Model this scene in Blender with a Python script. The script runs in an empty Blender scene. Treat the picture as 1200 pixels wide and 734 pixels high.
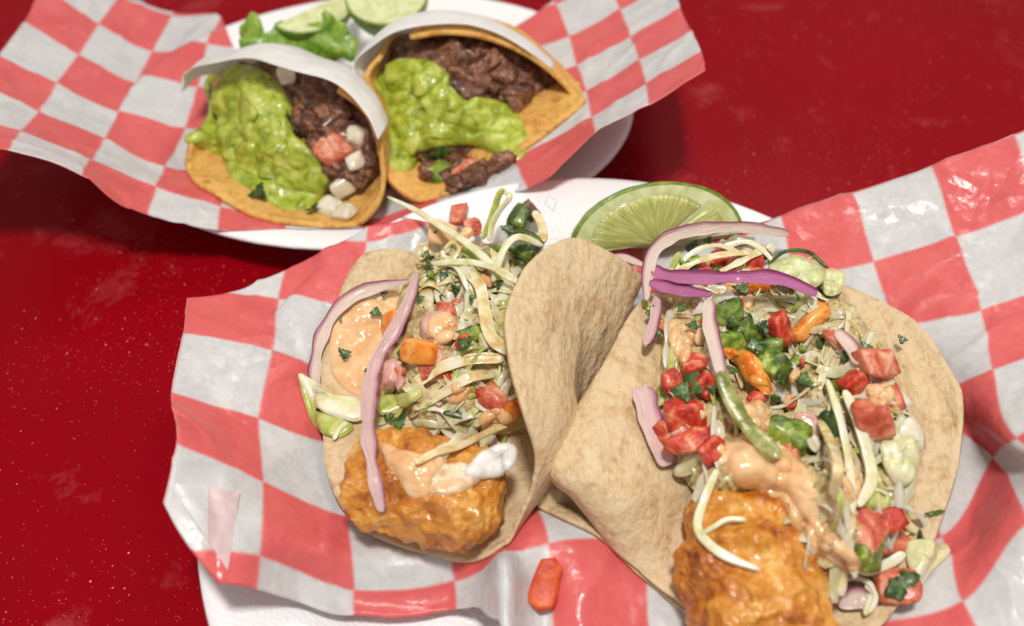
import bpy, bmesh, math, random
import numpy as np
from mathutils import Vector, Matrix, noise
from mathutils.bvhtree import BVHTree

# ------------------------------------------------------------------ camera
scene = bpy.context.scene
FOC, PITCH, CAM_H = 1100.0, math.radians(50), 28.0          # pixels at 1200 wide, radians, cm
CAM = np.array([0, -CAM_H / math.tan(PITCH), CAM_H])
FWD = np.array([0, math.cos(PITCH), -math.sin(PITCH)])
UPV = np.array([0, math.sin(PITCH), math.cos(PITCH)])
RGT = np.array([1.0, 0, 0])
S = 0.01                                                    # the code works in cm, Blender in m

cam_data = bpy.data.cameras.new('camera')
cam_data.sensor_width = 36.0
cam_data.lens = 36.0 * FOC / 1200.0
cam_data.clip_start = 0.01
cam_data.clip_end = 50.0
cam_data.dof.use_dof = True
cam_data.dof.focus_distance = 0.305
cam_data.dof.aperture_fstop = 7.0
cam = bpy.data.objects.new('camera', cam_data)
cam.location = tuple(CAM * S)
cam.rotation_euler = (math.pi / 2 - PITCH, 0, 0)
scene.collection.objects.link(cam)
scene.camera = cam

# ------------------------------------------------------------------ light
world = bpy.data.worlds.new('World')
scene.world = world
world.use_nodes = True
bg = world.node_tree.nodes['Background']
bg.inputs['Color'].default_value = (1.0, 0.96, 0.92, 1)
bg.inputs['Strength'].default_value = 0.34

def area(name, loc, target, size, power, color):
    l = bpy.data.lights.new(name, 'AREA')
    l.shape = 'DISK'; l.size = size; l.energy = power; l.color = color
    o = bpy.data.objects.new(name, l)
    o.location = loc
    o.rotation_euler = (Vector(target) - Vector(loc)).to_track_quat('-Z', 'Y').to_euler()
    scene.collection.objects.link(o)
    return o
area('pendant_lamp_light', (0.0, -0.20, 0.92), (0, -0.02, 0), 0.13, 5.9, (1.0, 0.955, 0.90))
area('back_fill_light', (0.45, 0.95, 1.25), (0, 0, 0), 0.40, 4.0, (1.0, 0.92, 0.84))  # added fill from behind right, for rim light and glints on the paper

scene.view_settings.view_transform = 'Standard'
scene.view_settings.look = 'None'
scene.view_settings.exposure = 0.18
scene.view_settings.gamma = 1.0
scene.view_settings.use_curve_mapping = False
scene.render.engine = 'CYCLES'

# ------------------------------------------------------------------ helpers
random.seed(7)
RNG = np.random.default_rng(11)

def ray(px, py):
    d = FWD + RGT * (px - 600) / FOC - UPV * (py - 367) / FOC
    return d / np.linalg.norm(d)

def P(px, py, h):
    """point where the photo's pixel meets the level h cm above the table"""
    d = ray(px, py)
    return CAM + d * (h - CAM[2]) / d[2]

def noi(p, f, o=0.0):
    return noise.noise(Vector((p[0] * f + o, p[1] * f + o * 1.7, p[2] * f - o)))

def fbm(p, f, o=0.0, n=3):
    s, a = 0.0, 1.0
    for k in range(n):
        s += a * noi(p, f, o + 9.1 * k); f *= 2.1; a *= 0.5
    return s

def empty(name, loc, label, cat, group=None):
    o = bpy.data.objects.new(name, None)
    o.empty_display_size = 0.01
    o.location = tuple(np.asarray(loc) * S)
    o['label'] = label; o['category'] = cat
    if group: o['group'] = group
    scene.collection.objects.link(o)
    return o

def build(name, V, F, mat, parent=None, label=None, cat=None, group=None, kind=None, smooth=True, uv=None):
    V = np.asarray(V, float)
    if parent is None:
        org = np.array([(V[:, 0].min() + V[:, 0].max()) / 2, (V[:, 1].min() + V[:, 1].max()) / 2, V[:, 2].min()])
    else:
        org = np.array(PWORLD(parent)) / S
    me = bpy.data.meshes.new(name)
    me.from_pydata([tuple(v) for v in ((V - org) * S)], [], [tuple(int(i) for i in f) for f in F])
    if uv is not None:
        lay = me.uv_layers.new(name='UVMap')
        idx = np.empty(len(me.loops), dtype=np.int32)
        me.loops.foreach_get('vertex_index', idx)
        lay.data.foreach_set('uv', np.asarray(uv, float)[idx].astype(np.float32).ravel())
    me.update()
    if smooth:
        me.polygons.foreach_set('use_smooth', [True] * len(me.polygons))
    me.materials.append(mat)
    o = bpy.data.objects.new(name, me)
    if parent is None: o.location = tuple(org * S)
    else: o.parent = parent
    if label: o['label'] = label
    if cat: o['category'] = cat
    if group: o['group'] = group
    if kind: o['kind'] = kind
    scene.collection.objects.link(o)
    return o

def PWORLD(o):
    p = Vector(o.location)
    while o.parent: o = o.parent; p = p + Vector(o.location)
    return p

class Support:
    """everything laid down so far that later pieces rest on"""
    def __init__(s): s.items = {}; s.cache = {}
    def add(s, key, V, F):
        s.items.setdefault(key, []).append((np.asarray(V, float), [tuple(f) for f in F])); s.cache.clear()
    def tree(s, keys):
        keys = tuple(keys)
        if keys not in s.cache:
            vs, fs, n = [], [], 0
            for k in keys:
                for V, F in s.items.get(k, []):
                    vs += [Vector(v) for v in V]; fs += [tuple(i + n for i in f) for f in F]; n += len(V)
            s.cache[keys] = BVHTree.FromPolygons(vs, fs)
        return s.cache[keys]
    def hit(s, px, py, keys):
        loc, nrm, i, d = s.tree(keys).ray_cast(Vector(CAM), Vector(ray(px, py)))
        if loc is None: return None, None
        n = np.array(nrm)
        if n @ ray(px, py) > 0: n = -n
        return np.array(loc), n
    def drop(s, x, y, keys, z0=30.0):
        loc, nrm, i, d = s.tree(keys).ray_cast(Vector((x, y, z0)), Vector((0, 0, -1)))
        return None if loc is None else loc.z
SUP = Support()

def catmull(pts, t, closed=False):
    pts = np.asarray(pts, float); n = len(pts)
    t = np.asarray(t, float)
    x = t * n if closed else t * (n - 1)
    k = np.floor(x).astype(int)
    if not closed: k = np.clip(k, 0, n - 2)
    f = (x - k)[:, None]
    def g(i):
        if closed: return pts[i % n]
        lo = 2 * pts[0] - pts[1]; hi = 2 * pts[-1] - pts[-2]
        e = np.vstack([lo, pts, hi]); return e[np.clip(i + 1, 0, n + 1)]
    a, b, c, d = g(k - 1), g(k), g(k + 1), g(k + 2)
    return 0.5 * (2 * b + (c - a) * f + (2 * a - 5 * b + 4 * c - d) * f ** 2 + (3 * b - 3 * c + d - a) * f ** 3)

def vnormals(V, F):
    N = np.zeros_like(V)
    for f in F:
        p = V[list(f)]
        n = np.cross(p[1] - p[0], p[2] - p[0]) if len(f) == 3 else np.cross(p[2] - p[0], p[3] - p[1])
        for i in f: N[i] += n
    l = np.linalg.norm(N, axis=1, keepdims=True); l[l == 0] = 1
    return N / l

def shell(V, F, t, bump=None):
    """closed sheet of thickness t round the surface V, F with a rounded rim"""
    V = np.asarray(V, float); N = vnormals(V, F); n = len(V)
    T = np.asarray(t, float)
    if T.ndim: T = T[:, None]
    A = V + N * T / 2; B = V - N * T / 2
    cnt = {}
    for f in F:
        for a, b in zip(f, f[1:] + f[:1] if isinstance(f, list) else f[1:] + (f[0],)):
            k = (min(a, b), max(a, b)); cnt.setdefault(k, []).append((a, b))
    W = [A, B]; faces = [tuple(f) for f in F] + [tuple(i + n for i in reversed(f)) for f in F]
    rim = {}
    extra = []
    cen = {}
    for k, l in cnt.items():
        if len(l) == 1:
            a, b = l[0]
            for q in (a, b):
                if q not in rim: rim[q] = 2 * n + len(extra); extra.append(q)
            faces.append((b, a, rim[a], rim[b])); faces.append((rim[b], rim[a], a + n, b + n))
            m = V[a] - V[b]; out = np.cross(m, N[a]); out /= max(1e-9, np.linalg.norm(out))
            for q in (a, b): cen[q] = cen.get(q, 0) + out
    if extra:
        E = []
        for q in extra:
            o = cen[q] / max(1e-9, np.linalg.norm(cen[q])); tt = t if np.ndim(t) == 0 else t[q]
            E.append(V[q] - o * tt * 0.35 if False else V[q] + 0 * o)
        W.append(np.array(E))
    return np.vstack(W), faces

def grid_faces(n, m, closed_u=False):
    F = []
    for i in range(n if closed_u else n - 1):
        for j in range(m - 1):
            a = i * m + j; b = ((i + 1) % n) * m + j
            F.append((a, b, b + 1, a + 1))
    return F

# ------------------------------------------------------------------ materials
def lin(r, g, b):
    f = lambda c: (c / 255 / 12.92) if c / 255 <= 0.04045 else ((c / 255 + 0.055) / 1.055) ** 2.4
    return (f(r), f(g), f(b), 1)

class NT:
    def __init__(s, name):
        s.m = bpy.data.materials.new(name); s.m.use_nodes = True
        s.t = s.m.node_tree; s.n = s.t.nodes; s.b = s.n['Principled BSDF']
        s.tc = s.n.new('ShaderNodeTexCoord')
        oi = s.n.new('ShaderNodeObjectInfo')
        mu = s.n.new('ShaderNodeMath'); mu.operation = 'MULTIPLY'; mu.inputs[1].default_value = 3.0
        s.t.links.new(oi.outputs['Random'], mu.inputs[0])
        ad = s.n.new('ShaderNodeVectorMath'); ad.operation = 'ADD'
        s.t.links.new(s.tc.outputs['Object'], ad.inputs[0]); s.t.links.new(mu.outputs[0], ad.inputs[1])
        s.co = ad.outputs[0]; s.rand = oi.outputs['Random']
    def l(s, a, b): s.t.links.new(a, b)
    def noise(s, scale, detail=4, rough=0.55, dist=0.0, co=None):
        x = s.n.new('ShaderNodeTexNoise'); x.inputs['Scale'].default_value = scale
        x.inputs['Detail'].default_value = detail; x.inputs['Roughness'].default_value = rough
        x.inputs['Distortion'].default_value = dist
        s.l(co or s.co, x.inputs['Vector']); return x.outputs['Fac']
    def voro(s, scale, feature='F1', out='Distance', co=None):
        x = s.n.new('ShaderNodeTexVoronoi'); x.feature = feature; x.inputs['Scale'].default_value = scale
        s.l(co or s.co, x.inputs['Vector']); return x.outputs[out]
    def ramp(s, fac, stops, interp='LINEAR'):
        x = s.n.new('ShaderNodeValToRGB'); r = x.color_ramp; r.interpolation = interp
        while len(r.elements) < len(stops): r.elements.new(0.5)
        for e, (p, c) in zip(r.elements, stops):
            e.position = p; e.color = c if hasattr(c, '__len__') else (c, c, c, 1)
        s.l(fac, x.inputs['Fac']); return x.outputs['Color']
    def mix(s, fac, a, b, mode='MIX'):
        x = s.n.new('ShaderNodeMix'); x.data_type = 'RGBA'; x.blend_type = mode
        for v, i in ((fac, 0), (a, 6), (b, 7)):
            if hasattr(v, 'is_output'): s.l(v, x.inputs[i])
            else: x.inputs[i].default_value = v
        return x.outputs[2]
    def math(s, op, a, b=0.0, c=None):
        x = s.n.new('ShaderNodeMath'); x.operation = op
        for v, i in ((a, 0), (b, 1), (c, 2)):
            if v is None: continue
            if hasattr(v, 'is_output'): s.l(v, x.inputs[i])
            else: x.inputs[i].default_value = v
        return x.outputs[0]
    def bump(s, h, strength, dist):
        x = s.n.new('ShaderNodeBump'); x.inputs['Strength'].default_value = strength
        x.inputs['Distance'].default_value = dist
        s.l(h, x.inputs['Height']); s.l(x.outputs['Normal'], s.b.inputs['Normal'])
    def setb(s, **k):
        for a, v in k.items():
            i = s.b.inputs[a.replace('_', ' ')]
            if hasattr(v, 'is_output'): s.l(v, i)
            else: i.default_value = v
        return s

def food(name, stops, scale=300, rough=0.4, bump=0.3, bscale=600, bdist=0.0006, sss=0.0, rad=(1, .6, .4), sssc=0.004, coat=0.0, spec=0.5, dist=0.6):
    """mottled food surface: noise colour ramp, fine relief, some light inside"""
    n = NT(name)
    c = n.ramp(n.noise(scale, 5, 0.6, dist), [(.5 + (p_ - .5) * .6, q_) for p_, q_ in stops])
    n.setb(Base_Color=c, Roughness=rough, Specular_IOR_Level=spec, Coat_Weight=coat, Coat_Roughness=0.12)
    if sss:
        n.setb(Subsurface_Weight=sss, Subsurface_Radius=rad, Subsurface_Scale=sssc)
    n.bump(n.noise(bscale, 5, 0.6), bump, bdist)
    return n.m
M = {}
# ---- table, foam, paper
def m_table():
    n = NT('red_vinyl')
    big = n.noise(9, 3); fine = n.noise(900, 2)
    base = n.ramp(big, [(0.3, lin(134, 2, 15)), (0.7, lin(144, 3, 18))])
    # dust: sparse bright cells, thicker in some places
    v = n.n.new('ShaderNodeTexVoronoi'); v.inputs['Scale'].default_value = 520
    n.l(n.tc.outputs['Object'], v.inputs['Vector'])
    dot = n.math('LESS_THAN', v.outputs['Distance'], n.math('MULTIPLY_ADD', n.noise(300, 1), 0.26, 0.0))
    sep = n.n.new('ShaderNodeSeparateColor'); n.l(v.outputs['Color'], sep.inputs[0])
    dens = n.ramp(n.noise(14, 4, 0.6), [(0.36, 0.02), (0.66, 0.34)])
    pick = n.math('LESS_THAN', sep.outputs[0], dens)
    v2 = n.n.new('ShaderNodeTexVoronoi'); v2.inputs['Scale'].default_value = 1300
    n.l(n.tc.outputs['Object'], v2.inputs['Vector'])
    dot2 = n.math('LESS_THAN', v2.outputs['Distance'], 0.22)
    sep2 = n.n.new('ShaderNodeSeparateColor'); n.l(v2.outputs['Color'], sep2.inputs[0])
    pick2 = n.math('LESS_THAN', sep2.outputs[0], n.math('MULTIPLY', dens, 0.6))
    d = n.math('MAXIMUM', n.math('MULTIPLY', dot, pick), n.math('MULTIPLY', n.math('MULTIPLY', dot2, pick2), 0.5))
    dust = n.math('MULTIPLY', d, n.math('ADD', sep.outputs[1], 0.25))
    base = n.mix(n.math('MINIMUM', n.math('MULTIPLY', dust, .9), 1.0), base, lin(226, 158, 156))
    scuff_sheen = n.ramp(n.noise(26, 7, 0.7, 0.6), [(0.57, 0.0), (0.78, 0.34)])  # pinkish scuffs that also carry the vinyl's soft sheen as painted colour
    base = n.mix(scuff_sheen, base, lin(205, 110, 115))
    # dull smears where the gloss is wiped
    smear = n.ramp(n.noise(22, 5, 0.65, 1.5), [(0.56, 0.0), (0.72, 1.0)])
    n.setb(Base_Color=base, Roughness=n.math('MULTIPLY_ADD', smear, 0.12, 0.30), Specular_IOR_Level=0.06)
    sc = n.noise(60, 6, 0.7, 2.0)
    n.bump(n.math('ADD', n.math('MULTIPLY', fine, 0.25), sc), 0.12, 0.0008)
    return n.m
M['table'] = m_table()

def m_foam():
    n = NT('white_foam')
    c = n.ramp(n.noise(40, 3), [(0.3, (.86, .865, .88, 1)), (0.7, (.92, .92, .93, 1))])
    n.setb(Base_Color=c, Roughness=0.42, Specular_IOR_Level=0.4, Subsurface_Weight=0.15, Subsurface_Radius=(1, 1, 1), Subsurface_Scale=0.002)
    n.bump(n.math('ADD', n.voro(750), n.math('MULTIPLY', n.noise(300, 3), .5)), 0.35, 0.0006)
    return n.m
M['foam'] = m_foam()

def m_paper(name, back=False):
    n = NT(name)
    uvn = n.n.new('ShaderNodeUVMap')
    sp = n.n.new('ShaderNodeSeparateXYZ'); n.l(uvn.outputs[0], sp.inputs[0])
    wob = n.math('MULTIPLY', n.math('SUBTRACT', n.noise(700, 2), 0.5), 0.02)
    u = n.math('ADD', sp.outputs[0], wob); v = n.math('ADD', sp.outputs[1], wob)
    par = n.math('FLOORED_MODULO', n.math('ADD', n.math('FLOOR', u), n.math('FLOOR', v)), 2.0)
    # the printed squares are a little short of their cell: a fine pink line between
    fu = n.math('ABSOLUTE', n.math('SUBTRACT', n.math('FRACT', u), 0.5))
    fv = n.math('ABSOLUTE', n.math('SUBTRACT', n.math('FRACT', v), 0.5))
    edge = n.math('GREATER_THAN', n.math('MAXIMUM', fu, fv), 0.478)
    blot = n.noise(420, 4, 0.6)
    red = n.ramp(n.math('ADD', n.math('MULTIPLY', n.noise(60, 3), .6), n.math('MULTIPLY', blot, .4)),
                 [(0.3, lin(230, 102, 104)), (0.7, lin(244, 126, 124))])
    white = n.ramp(n.math('ADD', n.math('MULTIPLY', blot, .5), n.math('MULTIPLY', n.noise(55, 3), .5)), [(0.36, (.70, .705, .705, 1)), (0.62, (.82, .82, .82, 1))])
    if back:
        red = n.mix(0.74, red, white)
    col = n.mix(par, white, red)
    col = n.mix(n.math('MULTIPLY', edge, 0.45), col, lin(238, 150, 150))
    n.setb(Base_Color=col, Roughness=n.ramp(n.noise(35, 4), [(0.38, 0.22), (0.62, 0.48)]), Specular_IOR_Level=0.45)
    cre = n.math('ADD', n.math('MULTIPLY', n.noise(52, 3, 0.55), 1.0), n.math('MULTIPLY', n.noise(240, 3), 0.14))
    vd = n.n.new('ShaderNodeTexVoronoi'); vd.feature = 'DISTANCE_TO_EDGE'; vd.inputs['Scale'].default_value = 34
    wv = n.n.new('ShaderNodeVectorMath'); wv.operation = 'ADD'
    nz = n.n.new('ShaderNodeTexNoise'); nz.inputs['Scale'].default_value = 30; n.l(n.co, nz.inputs['Vector'])
    sc_ = n.n.new('ShaderNodeVectorMath'); sc_.operation = 'SCALE'; sc_.inputs['Scale'].default_value = 0.03; n.l(nz.outputs['Color'], sc_.inputs[0])
    n.l(n.co, wv.inputs[0]); n.l(sc_.outputs[0], wv.inputs[1]); n.l(wv.outputs[0], vd.inputs['Vector'])
    crk = n.math('MULTIPLY', n.math('MINIMUM', vd.outputs['Distance'], 0.16), n.ramp(n.noise(18, 2), [(.42, 0.0), (.6, 2.2)]))
    n.bump(n.math('SUBTRACT', cre, crk), 0.42, 0.004)
    tr = n.n.new('ShaderNodeBsdfTranslucent'); n.l(col, tr.inputs['Color'])
    mx = n.n.new('ShaderNodeMixShader'); mx.inputs[0].default_value = 0.28
    out = n.n['Material Output']
    n.l(n.b.outputs[0], mx.inputs[1]); n.l(tr.outputs[0], mx.inputs[2]); n.l(mx.outputs[0], out.inputs['Surface'])
    return n.m
M['paper'] = m_paper('checked_paper')
M['paper_back'] = m_paper('checked_paper_reverse', True)

def m_wrap():
    n = NT('white_wrap_paper')
    c = n.ramp(n.noise(120, 4), [(0.3, (.92, .92, .90, 1)), (0.7, (.96, .96, .94, 1))])
    n.setb(Base_Color=c, Roughness=0.45)
    n.bump(n.noise(80, 4, .6), 0.5, 0.004)
    tr = n.n.new('ShaderNodeBsdfTranslucent'); n.l(c, tr.inputs['Color'])
    mx = n.n.new('ShaderNodeMixShader'); mx.inputs[0].default_value = 0.35
    n.l(n.b.outputs[0], mx.inputs[1]); n.l(tr.outputs[0], mx.inputs[2]); n.l(mx.outputs[0], n.n['Material Output'].inputs['Surface'])
    return n.m
M['wrap'] = m_wrap()

def m_tortilla(name, a, b, spot, toast):
    n = NT(name)
    base = n.ramp(n.math('ADD', n.math('MULTIPLY', n.noise(60, 4, .6, .5), .5), n.math('MULTIPLY', n.noise(300, 4, .6), .5)),
                  [(0.34, a), (0.5, b), (0.58, b), (0.68, a)])
    # toasted blisters and small dark flecks
    t = n.ramp(n.noise(150, 5, .68, .8), [(0.54, 0.0), (0.70, toast)])
    col = n.mix(t, base, spot)
    dark = n.ramp(n.noise(330, 4, .7, .3), [(0.70, 0.0), (0.76, toast)])
    col = n.mix(dark, col, (spot[0] * .25, spot[1] * .2, spot[2] * .2, 1))
    n.setb(Base_Color=col, Roughness=0.5, Specular_IOR_Level=0.35, Subsurface_Weight=0.12, Subsurface_Radius=(1, .6, .35), Subsurface_Scale=0.003)
    st = n.n.new('ShaderNodeMapping'); st.inputs['Scale'].default_value = (1.0, .35, 1.0); n.l(n.co, st.inputs[0])
    h = n.math('ADD', n.math('ADD', n.math('MULTIPLY', n.noise(120, 4, .5, co=st.outputs[0]), 1.6), n.math('MULTIPLY', n.noise(380, 3), .35)), n.math('MULTIPLY', n.noise(900, 2), .12))
    n.bump(h, 0.75, 0.0024)
    return n.m
M['tortilla'] = m_tortilla('pale_corn_tortilla', lin(192, 156, 110), lin(216, 192, 154), lin(180, 128, 74), 0.5)
M['tortilla_yellow'] = m_tortilla('yellow_corn_tortilla', lin(200, 142, 62), lin(228, 178, 98), lin(150, 66, 18), 0.75)

def m_batter():
    n = NT('fried_batter')
    f = n.math('ADD', n.math('MULTIPLY', n.noise(75, 5, .6, .6), .65), n.math('MULTIPLY', n.noise(320, 5, .65, .4), .35))
    c = n.ramp(f, [(0.34, lin(132, 62, 12)), (0.43, lin(188, 110, 28)), (0.53, lin(210, 140, 46)), (0.64, lin(234, 188, 104))])
    n.setb(Base_Color=c, Roughness=n.ramp(n.noise(200, 3), [(0.42, .14), (.56, .55)]), Specular_IOR_Level=0.55, Subsurface_Weight=0.2,
           Subsurface_Radius=(1, .5, .2), Subsurface_Scale=0.003, Coat_Weight=0.3, Coat_Roughness=0.12)
    n.bump(n.math('ADD', n.noise(260, 5, .6, .3), n.math('MULTIPLY', n.voro(420, 'SMOOTH_F1'), .5)), 0.6, 0.0020)
    return n.m
M['batter'] = m_batter()
M['fish'] = food('white_fish_flesh', [(0.3, (.72, .70, .64, 1)), (0.7, (.86, .84, .80, 1))], 200, .32, .3, 400, sss=.4, rad=(1, .9, .8))
M['fish_wet'] = food('wet_fish_flesh', [(0.3, lin(214, 170, 120)), (0.7, lin(236, 214, 184))], 200, .25, .3, 400, sss=.4, rad=(1, .8, .6))
M['sauce'] = food('peach_cream_sauce', [(0.3, lin(224, 172, 118)), (0.7, lin(242, 204, 156))], 90, .18, .2, 240, .001, sss=.25, rad=(1, .65, .45), coat=.35)
M['guac'] = food('green_guacamole', [(0.25, lin(126, 142, 26)), (0.45, lin(162, 178, 48)), (0.6, lin(182, 194, 74)), (0.8, lin(208, 212, 118))], 170, .26, .5, 300, .002, sss=.15, rad=(.7, 1, .3), coat=.35)
M['slaw'] = food('dressed_slaw', [(0.25, lin(158, 132, 76)), (0.5, lin(206, 184, 126)), (0.75, lin(232, 216, 172))], 380, .3, .8, 500, .002, sss=.15, coat=.2)
M['beef'] = food('grilled_beef', [(0.25, lin(48, 25, 16)), (0.5, lin(108, 64, 46)), (0.75, lin(160, 112, 88))], 330, .3, .8, 600, .0012, coat=.25)
M['cabbage'] = food('white_cabbage', [(0.25, lin(206, 202, 140)), (0.5, lin(228, 224, 180)), (0.75, lin(240, 236, 212))], 150, .28, .25, 500, .0004, sss=.35, rad=(1, 1, .7), coat=.2)
M['cabbage_sauced'] = food('sauced_cabbage', [(0.25, lin(206, 172, 112)), (0.5, lin(228, 206, 152)), (0.75, lin(240, 230, 200))], 170, .25, .3, 500, .0005, sss=.3, coat=.25)
M['cabbage_green'] = food('green_cabbage_leaf', [(0.25, lin(136, 154, 60)), (0.5, lin(178, 188, 96)), (0.75, lin(214, 214, 146))], 110, .28, .3, 400, .0005, sss=.3, rad=(.8, 1, .4), coat=.2)
M['tomato'] = food('tomato_flesh', [(0.28, lin(160, 30, 18)), (0.46, lin(198, 56, 34)), (0.6, lin(216, 98, 66)), (0.76, lin(234, 172, 134))], 210, .28, .7, 420, .0014, sss=.35, rad=(1, .25, .12), coat=.15)
M['tomato_pale'] = food('pale_tomato_flesh', [(0.28, lin(186, 74, 48)), (0.5, lin(216, 116, 84)), (0.75, lin(236, 180, 148))], 210, .28, .7, 420, .0014, sss=.35, rad=(1, .3, .2), coat=.15)
M['tomato_loose'] = food('loose_tomato_flesh', [(0.3, lin(196, 62, 18)), (0.7, lin(224, 104, 48))], 160, .45, .4, 380, .0010, sss=.3, rad=(1, .35, .12), coat=.0)
M['carrot'] = food('orange_pepper_flesh', [(0.3, lin(214, 104, 16)), (0.5, lin(232, 140, 44)), (0.74, lin(240, 178, 96))], 190, .28, .25, 400, .0006, sss=.35, rad=(1, .5, .1), coat=.35)
M['pepper'] = food('green_pepper_flesh', [(0.28, lin(52, 76, 16)), (0.48, lin(104, 128, 34)), (0.62, lin(146, 166, 62)), (0.78, lin(196, 204, 124))], 190, .28, .6, 420, .0012, sss=.3, rad=(.6, 1, .2), coat=.15)
M['pepper_dark'] = food('dark_green_pepper', [(0.28, lin(36, 52, 14)), (0.48, lin(68, 92, 26)), (0.62, lin(104, 128, 44)), (0.8, lin(150, 166, 84))], 210, .25, .6, 420, .0012, sss=.25, rad=(.6, 1, .2), coat=.25)
M['onion_white'] = food('white_onion', [(0.3, lin(214, 206, 178)), (0.7, lin(238, 232, 214))], 160, .18, .2, 380, .0005, sss=.45, rad=(1, .95, .8), coat=.35)
M['onion_pink'] = food('pink_onion', [(0.3, lin(206, 146, 138)), (0.7, lin(228, 186, 172))], 160, .18, .2, 380, .0005, sss=.45, rad=(1, .7, .7), coat=.35)
M['cilantro'] = food('cilantro_leaf', [(0.3, lin(30, 56, 14)), (0.7, lin(78, 108, 40))], 260, .32, .5, 700, .0006, sss=0, coat=.15)
M['stem'] = food('cilantro_stem', [(0.3, lin(96, 128, 40)), (0.7, lin(132, 160, 66))], 260, .3, .2, 700, sss=.2)
M['lime_rind'] = food('lime_rind', [(0.3, lin(86, 122, 24)), (0.7, lin(134, 160, 52))], 200, .3, .6, 900, .0006, coat=.2)
M['pith'] = food('lime_pith', [(0.3, lin(196, 204, 136)), (0.7, lin(224, 228, 182))], 200, .35, .2, 500, sss=.3, rad=(1, 1, .6))

def m_limeflesh():
    n = NT('lime_flesh')
    uvn = n.n.new('ShaderNodeUVMap')
    mp = n.n.new('ShaderNodeMapping'); mp.inputs['Scale'].default_value = (26, 3.0, 1); n.l(uvn.outputs[0], mp.inputs[0])
    f = n.noise(1.0, 4, .6, .5, co=mp.outputs[0])
    c = n.ramp(f, [(0.3, lin(160, 166, 78)), (0.5, lin(192, 196, 112)), (0.7, lin(222, 222, 160))])
    n.setb(Base_Color=c, Roughness=.15, Subsurface_Weight=.5, Subsurface_Radius=(.8, 1, .3), Subsurface_Scale=.006, Coat_Weight=.5, Coat_Roughness=.1)
    n.bump(f, .6, .0012)
    return n.m
M['lime_flesh'] = m_limeflesh()

def m_onion(name, skin, mid, inner):
    n = NT(name)
    uvn = n.n.new('ShaderNodeUVMap')
    sp = n.n.new('ShaderNodeSeparateXYZ'); n.l(uvn.outputs[0], sp.inputs[0])
    mp = n.n.new('ShaderNodeMapping'); mp.inputs['Scale'].default_value = (0.9, 16, 1); n.l(uvn.outputs[0], mp.inputs[0])
    st = n.noise(1.0, 4, .6, .3, co=mp.outputs[0])
    f = n.math('ADD', sp.outputs[1], n.math('MULTIPLY', n.math('SUBTRACT', st, .5), .35))
    c = n.ramp(f, [(0.03, skin), (0.14, mid), (0.34, inner), (0.86, inner)])
    n.setb(Base_Color=c, Roughness=.34, Subsurface_Weight=.2, Subsurface_Radius=(1, .7, .8), Subsurface_Scale=.002, Coat_Weight=.12, Coat_Roughness=.15)
    n.bump(st, .7, .0012)
    return n.m
M['onion_ring'] = m_onion('red_onion_pale', lin(112, 40, 72), lin(196, 140, 150), lin(236, 212, 198))
M['onion_purple'] = m_onion('red_onion_bright', lin(104, 20, 80), lin(158, 52, 120), lin(198, 120, 168))
M['onion_rosy'] = m_onion('red_onion_rosy', lin(142, 58, 96), lin(200, 142, 156), lin(228, 192, 188))
M['rim_oil'] = M['tortilla_yellow']
M['lettuce'] = food('lettuce_leaf', [(0.3, lin(84, 128, 24)), (0.5, lin(120, 160, 44)), (0.72, lin(160, 186, 84))], 160, .35, .5, 300, .0012, sss=.2, rad=(.6, 1, .2), coat=.1)
M['olive_glassy'] = food('glassy_onion_green', [(0.28, lin(112, 118, 52)), (0.5, lin(158, 160, 96)), (0.74, lin(212, 200, 160))], 120, .22, .4, 400, .0008, sss=.4, rad=(.9, 1, .5), coat=.3)
M['beef_light'] = food('pale_grilled_beef', [(0.25, lin(84, 46, 30)), (0.5, lin(134, 86, 62)), (0.75, lin(182, 136, 106))], 330, .35, .8, 600, .0012, coat=.2)
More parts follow.
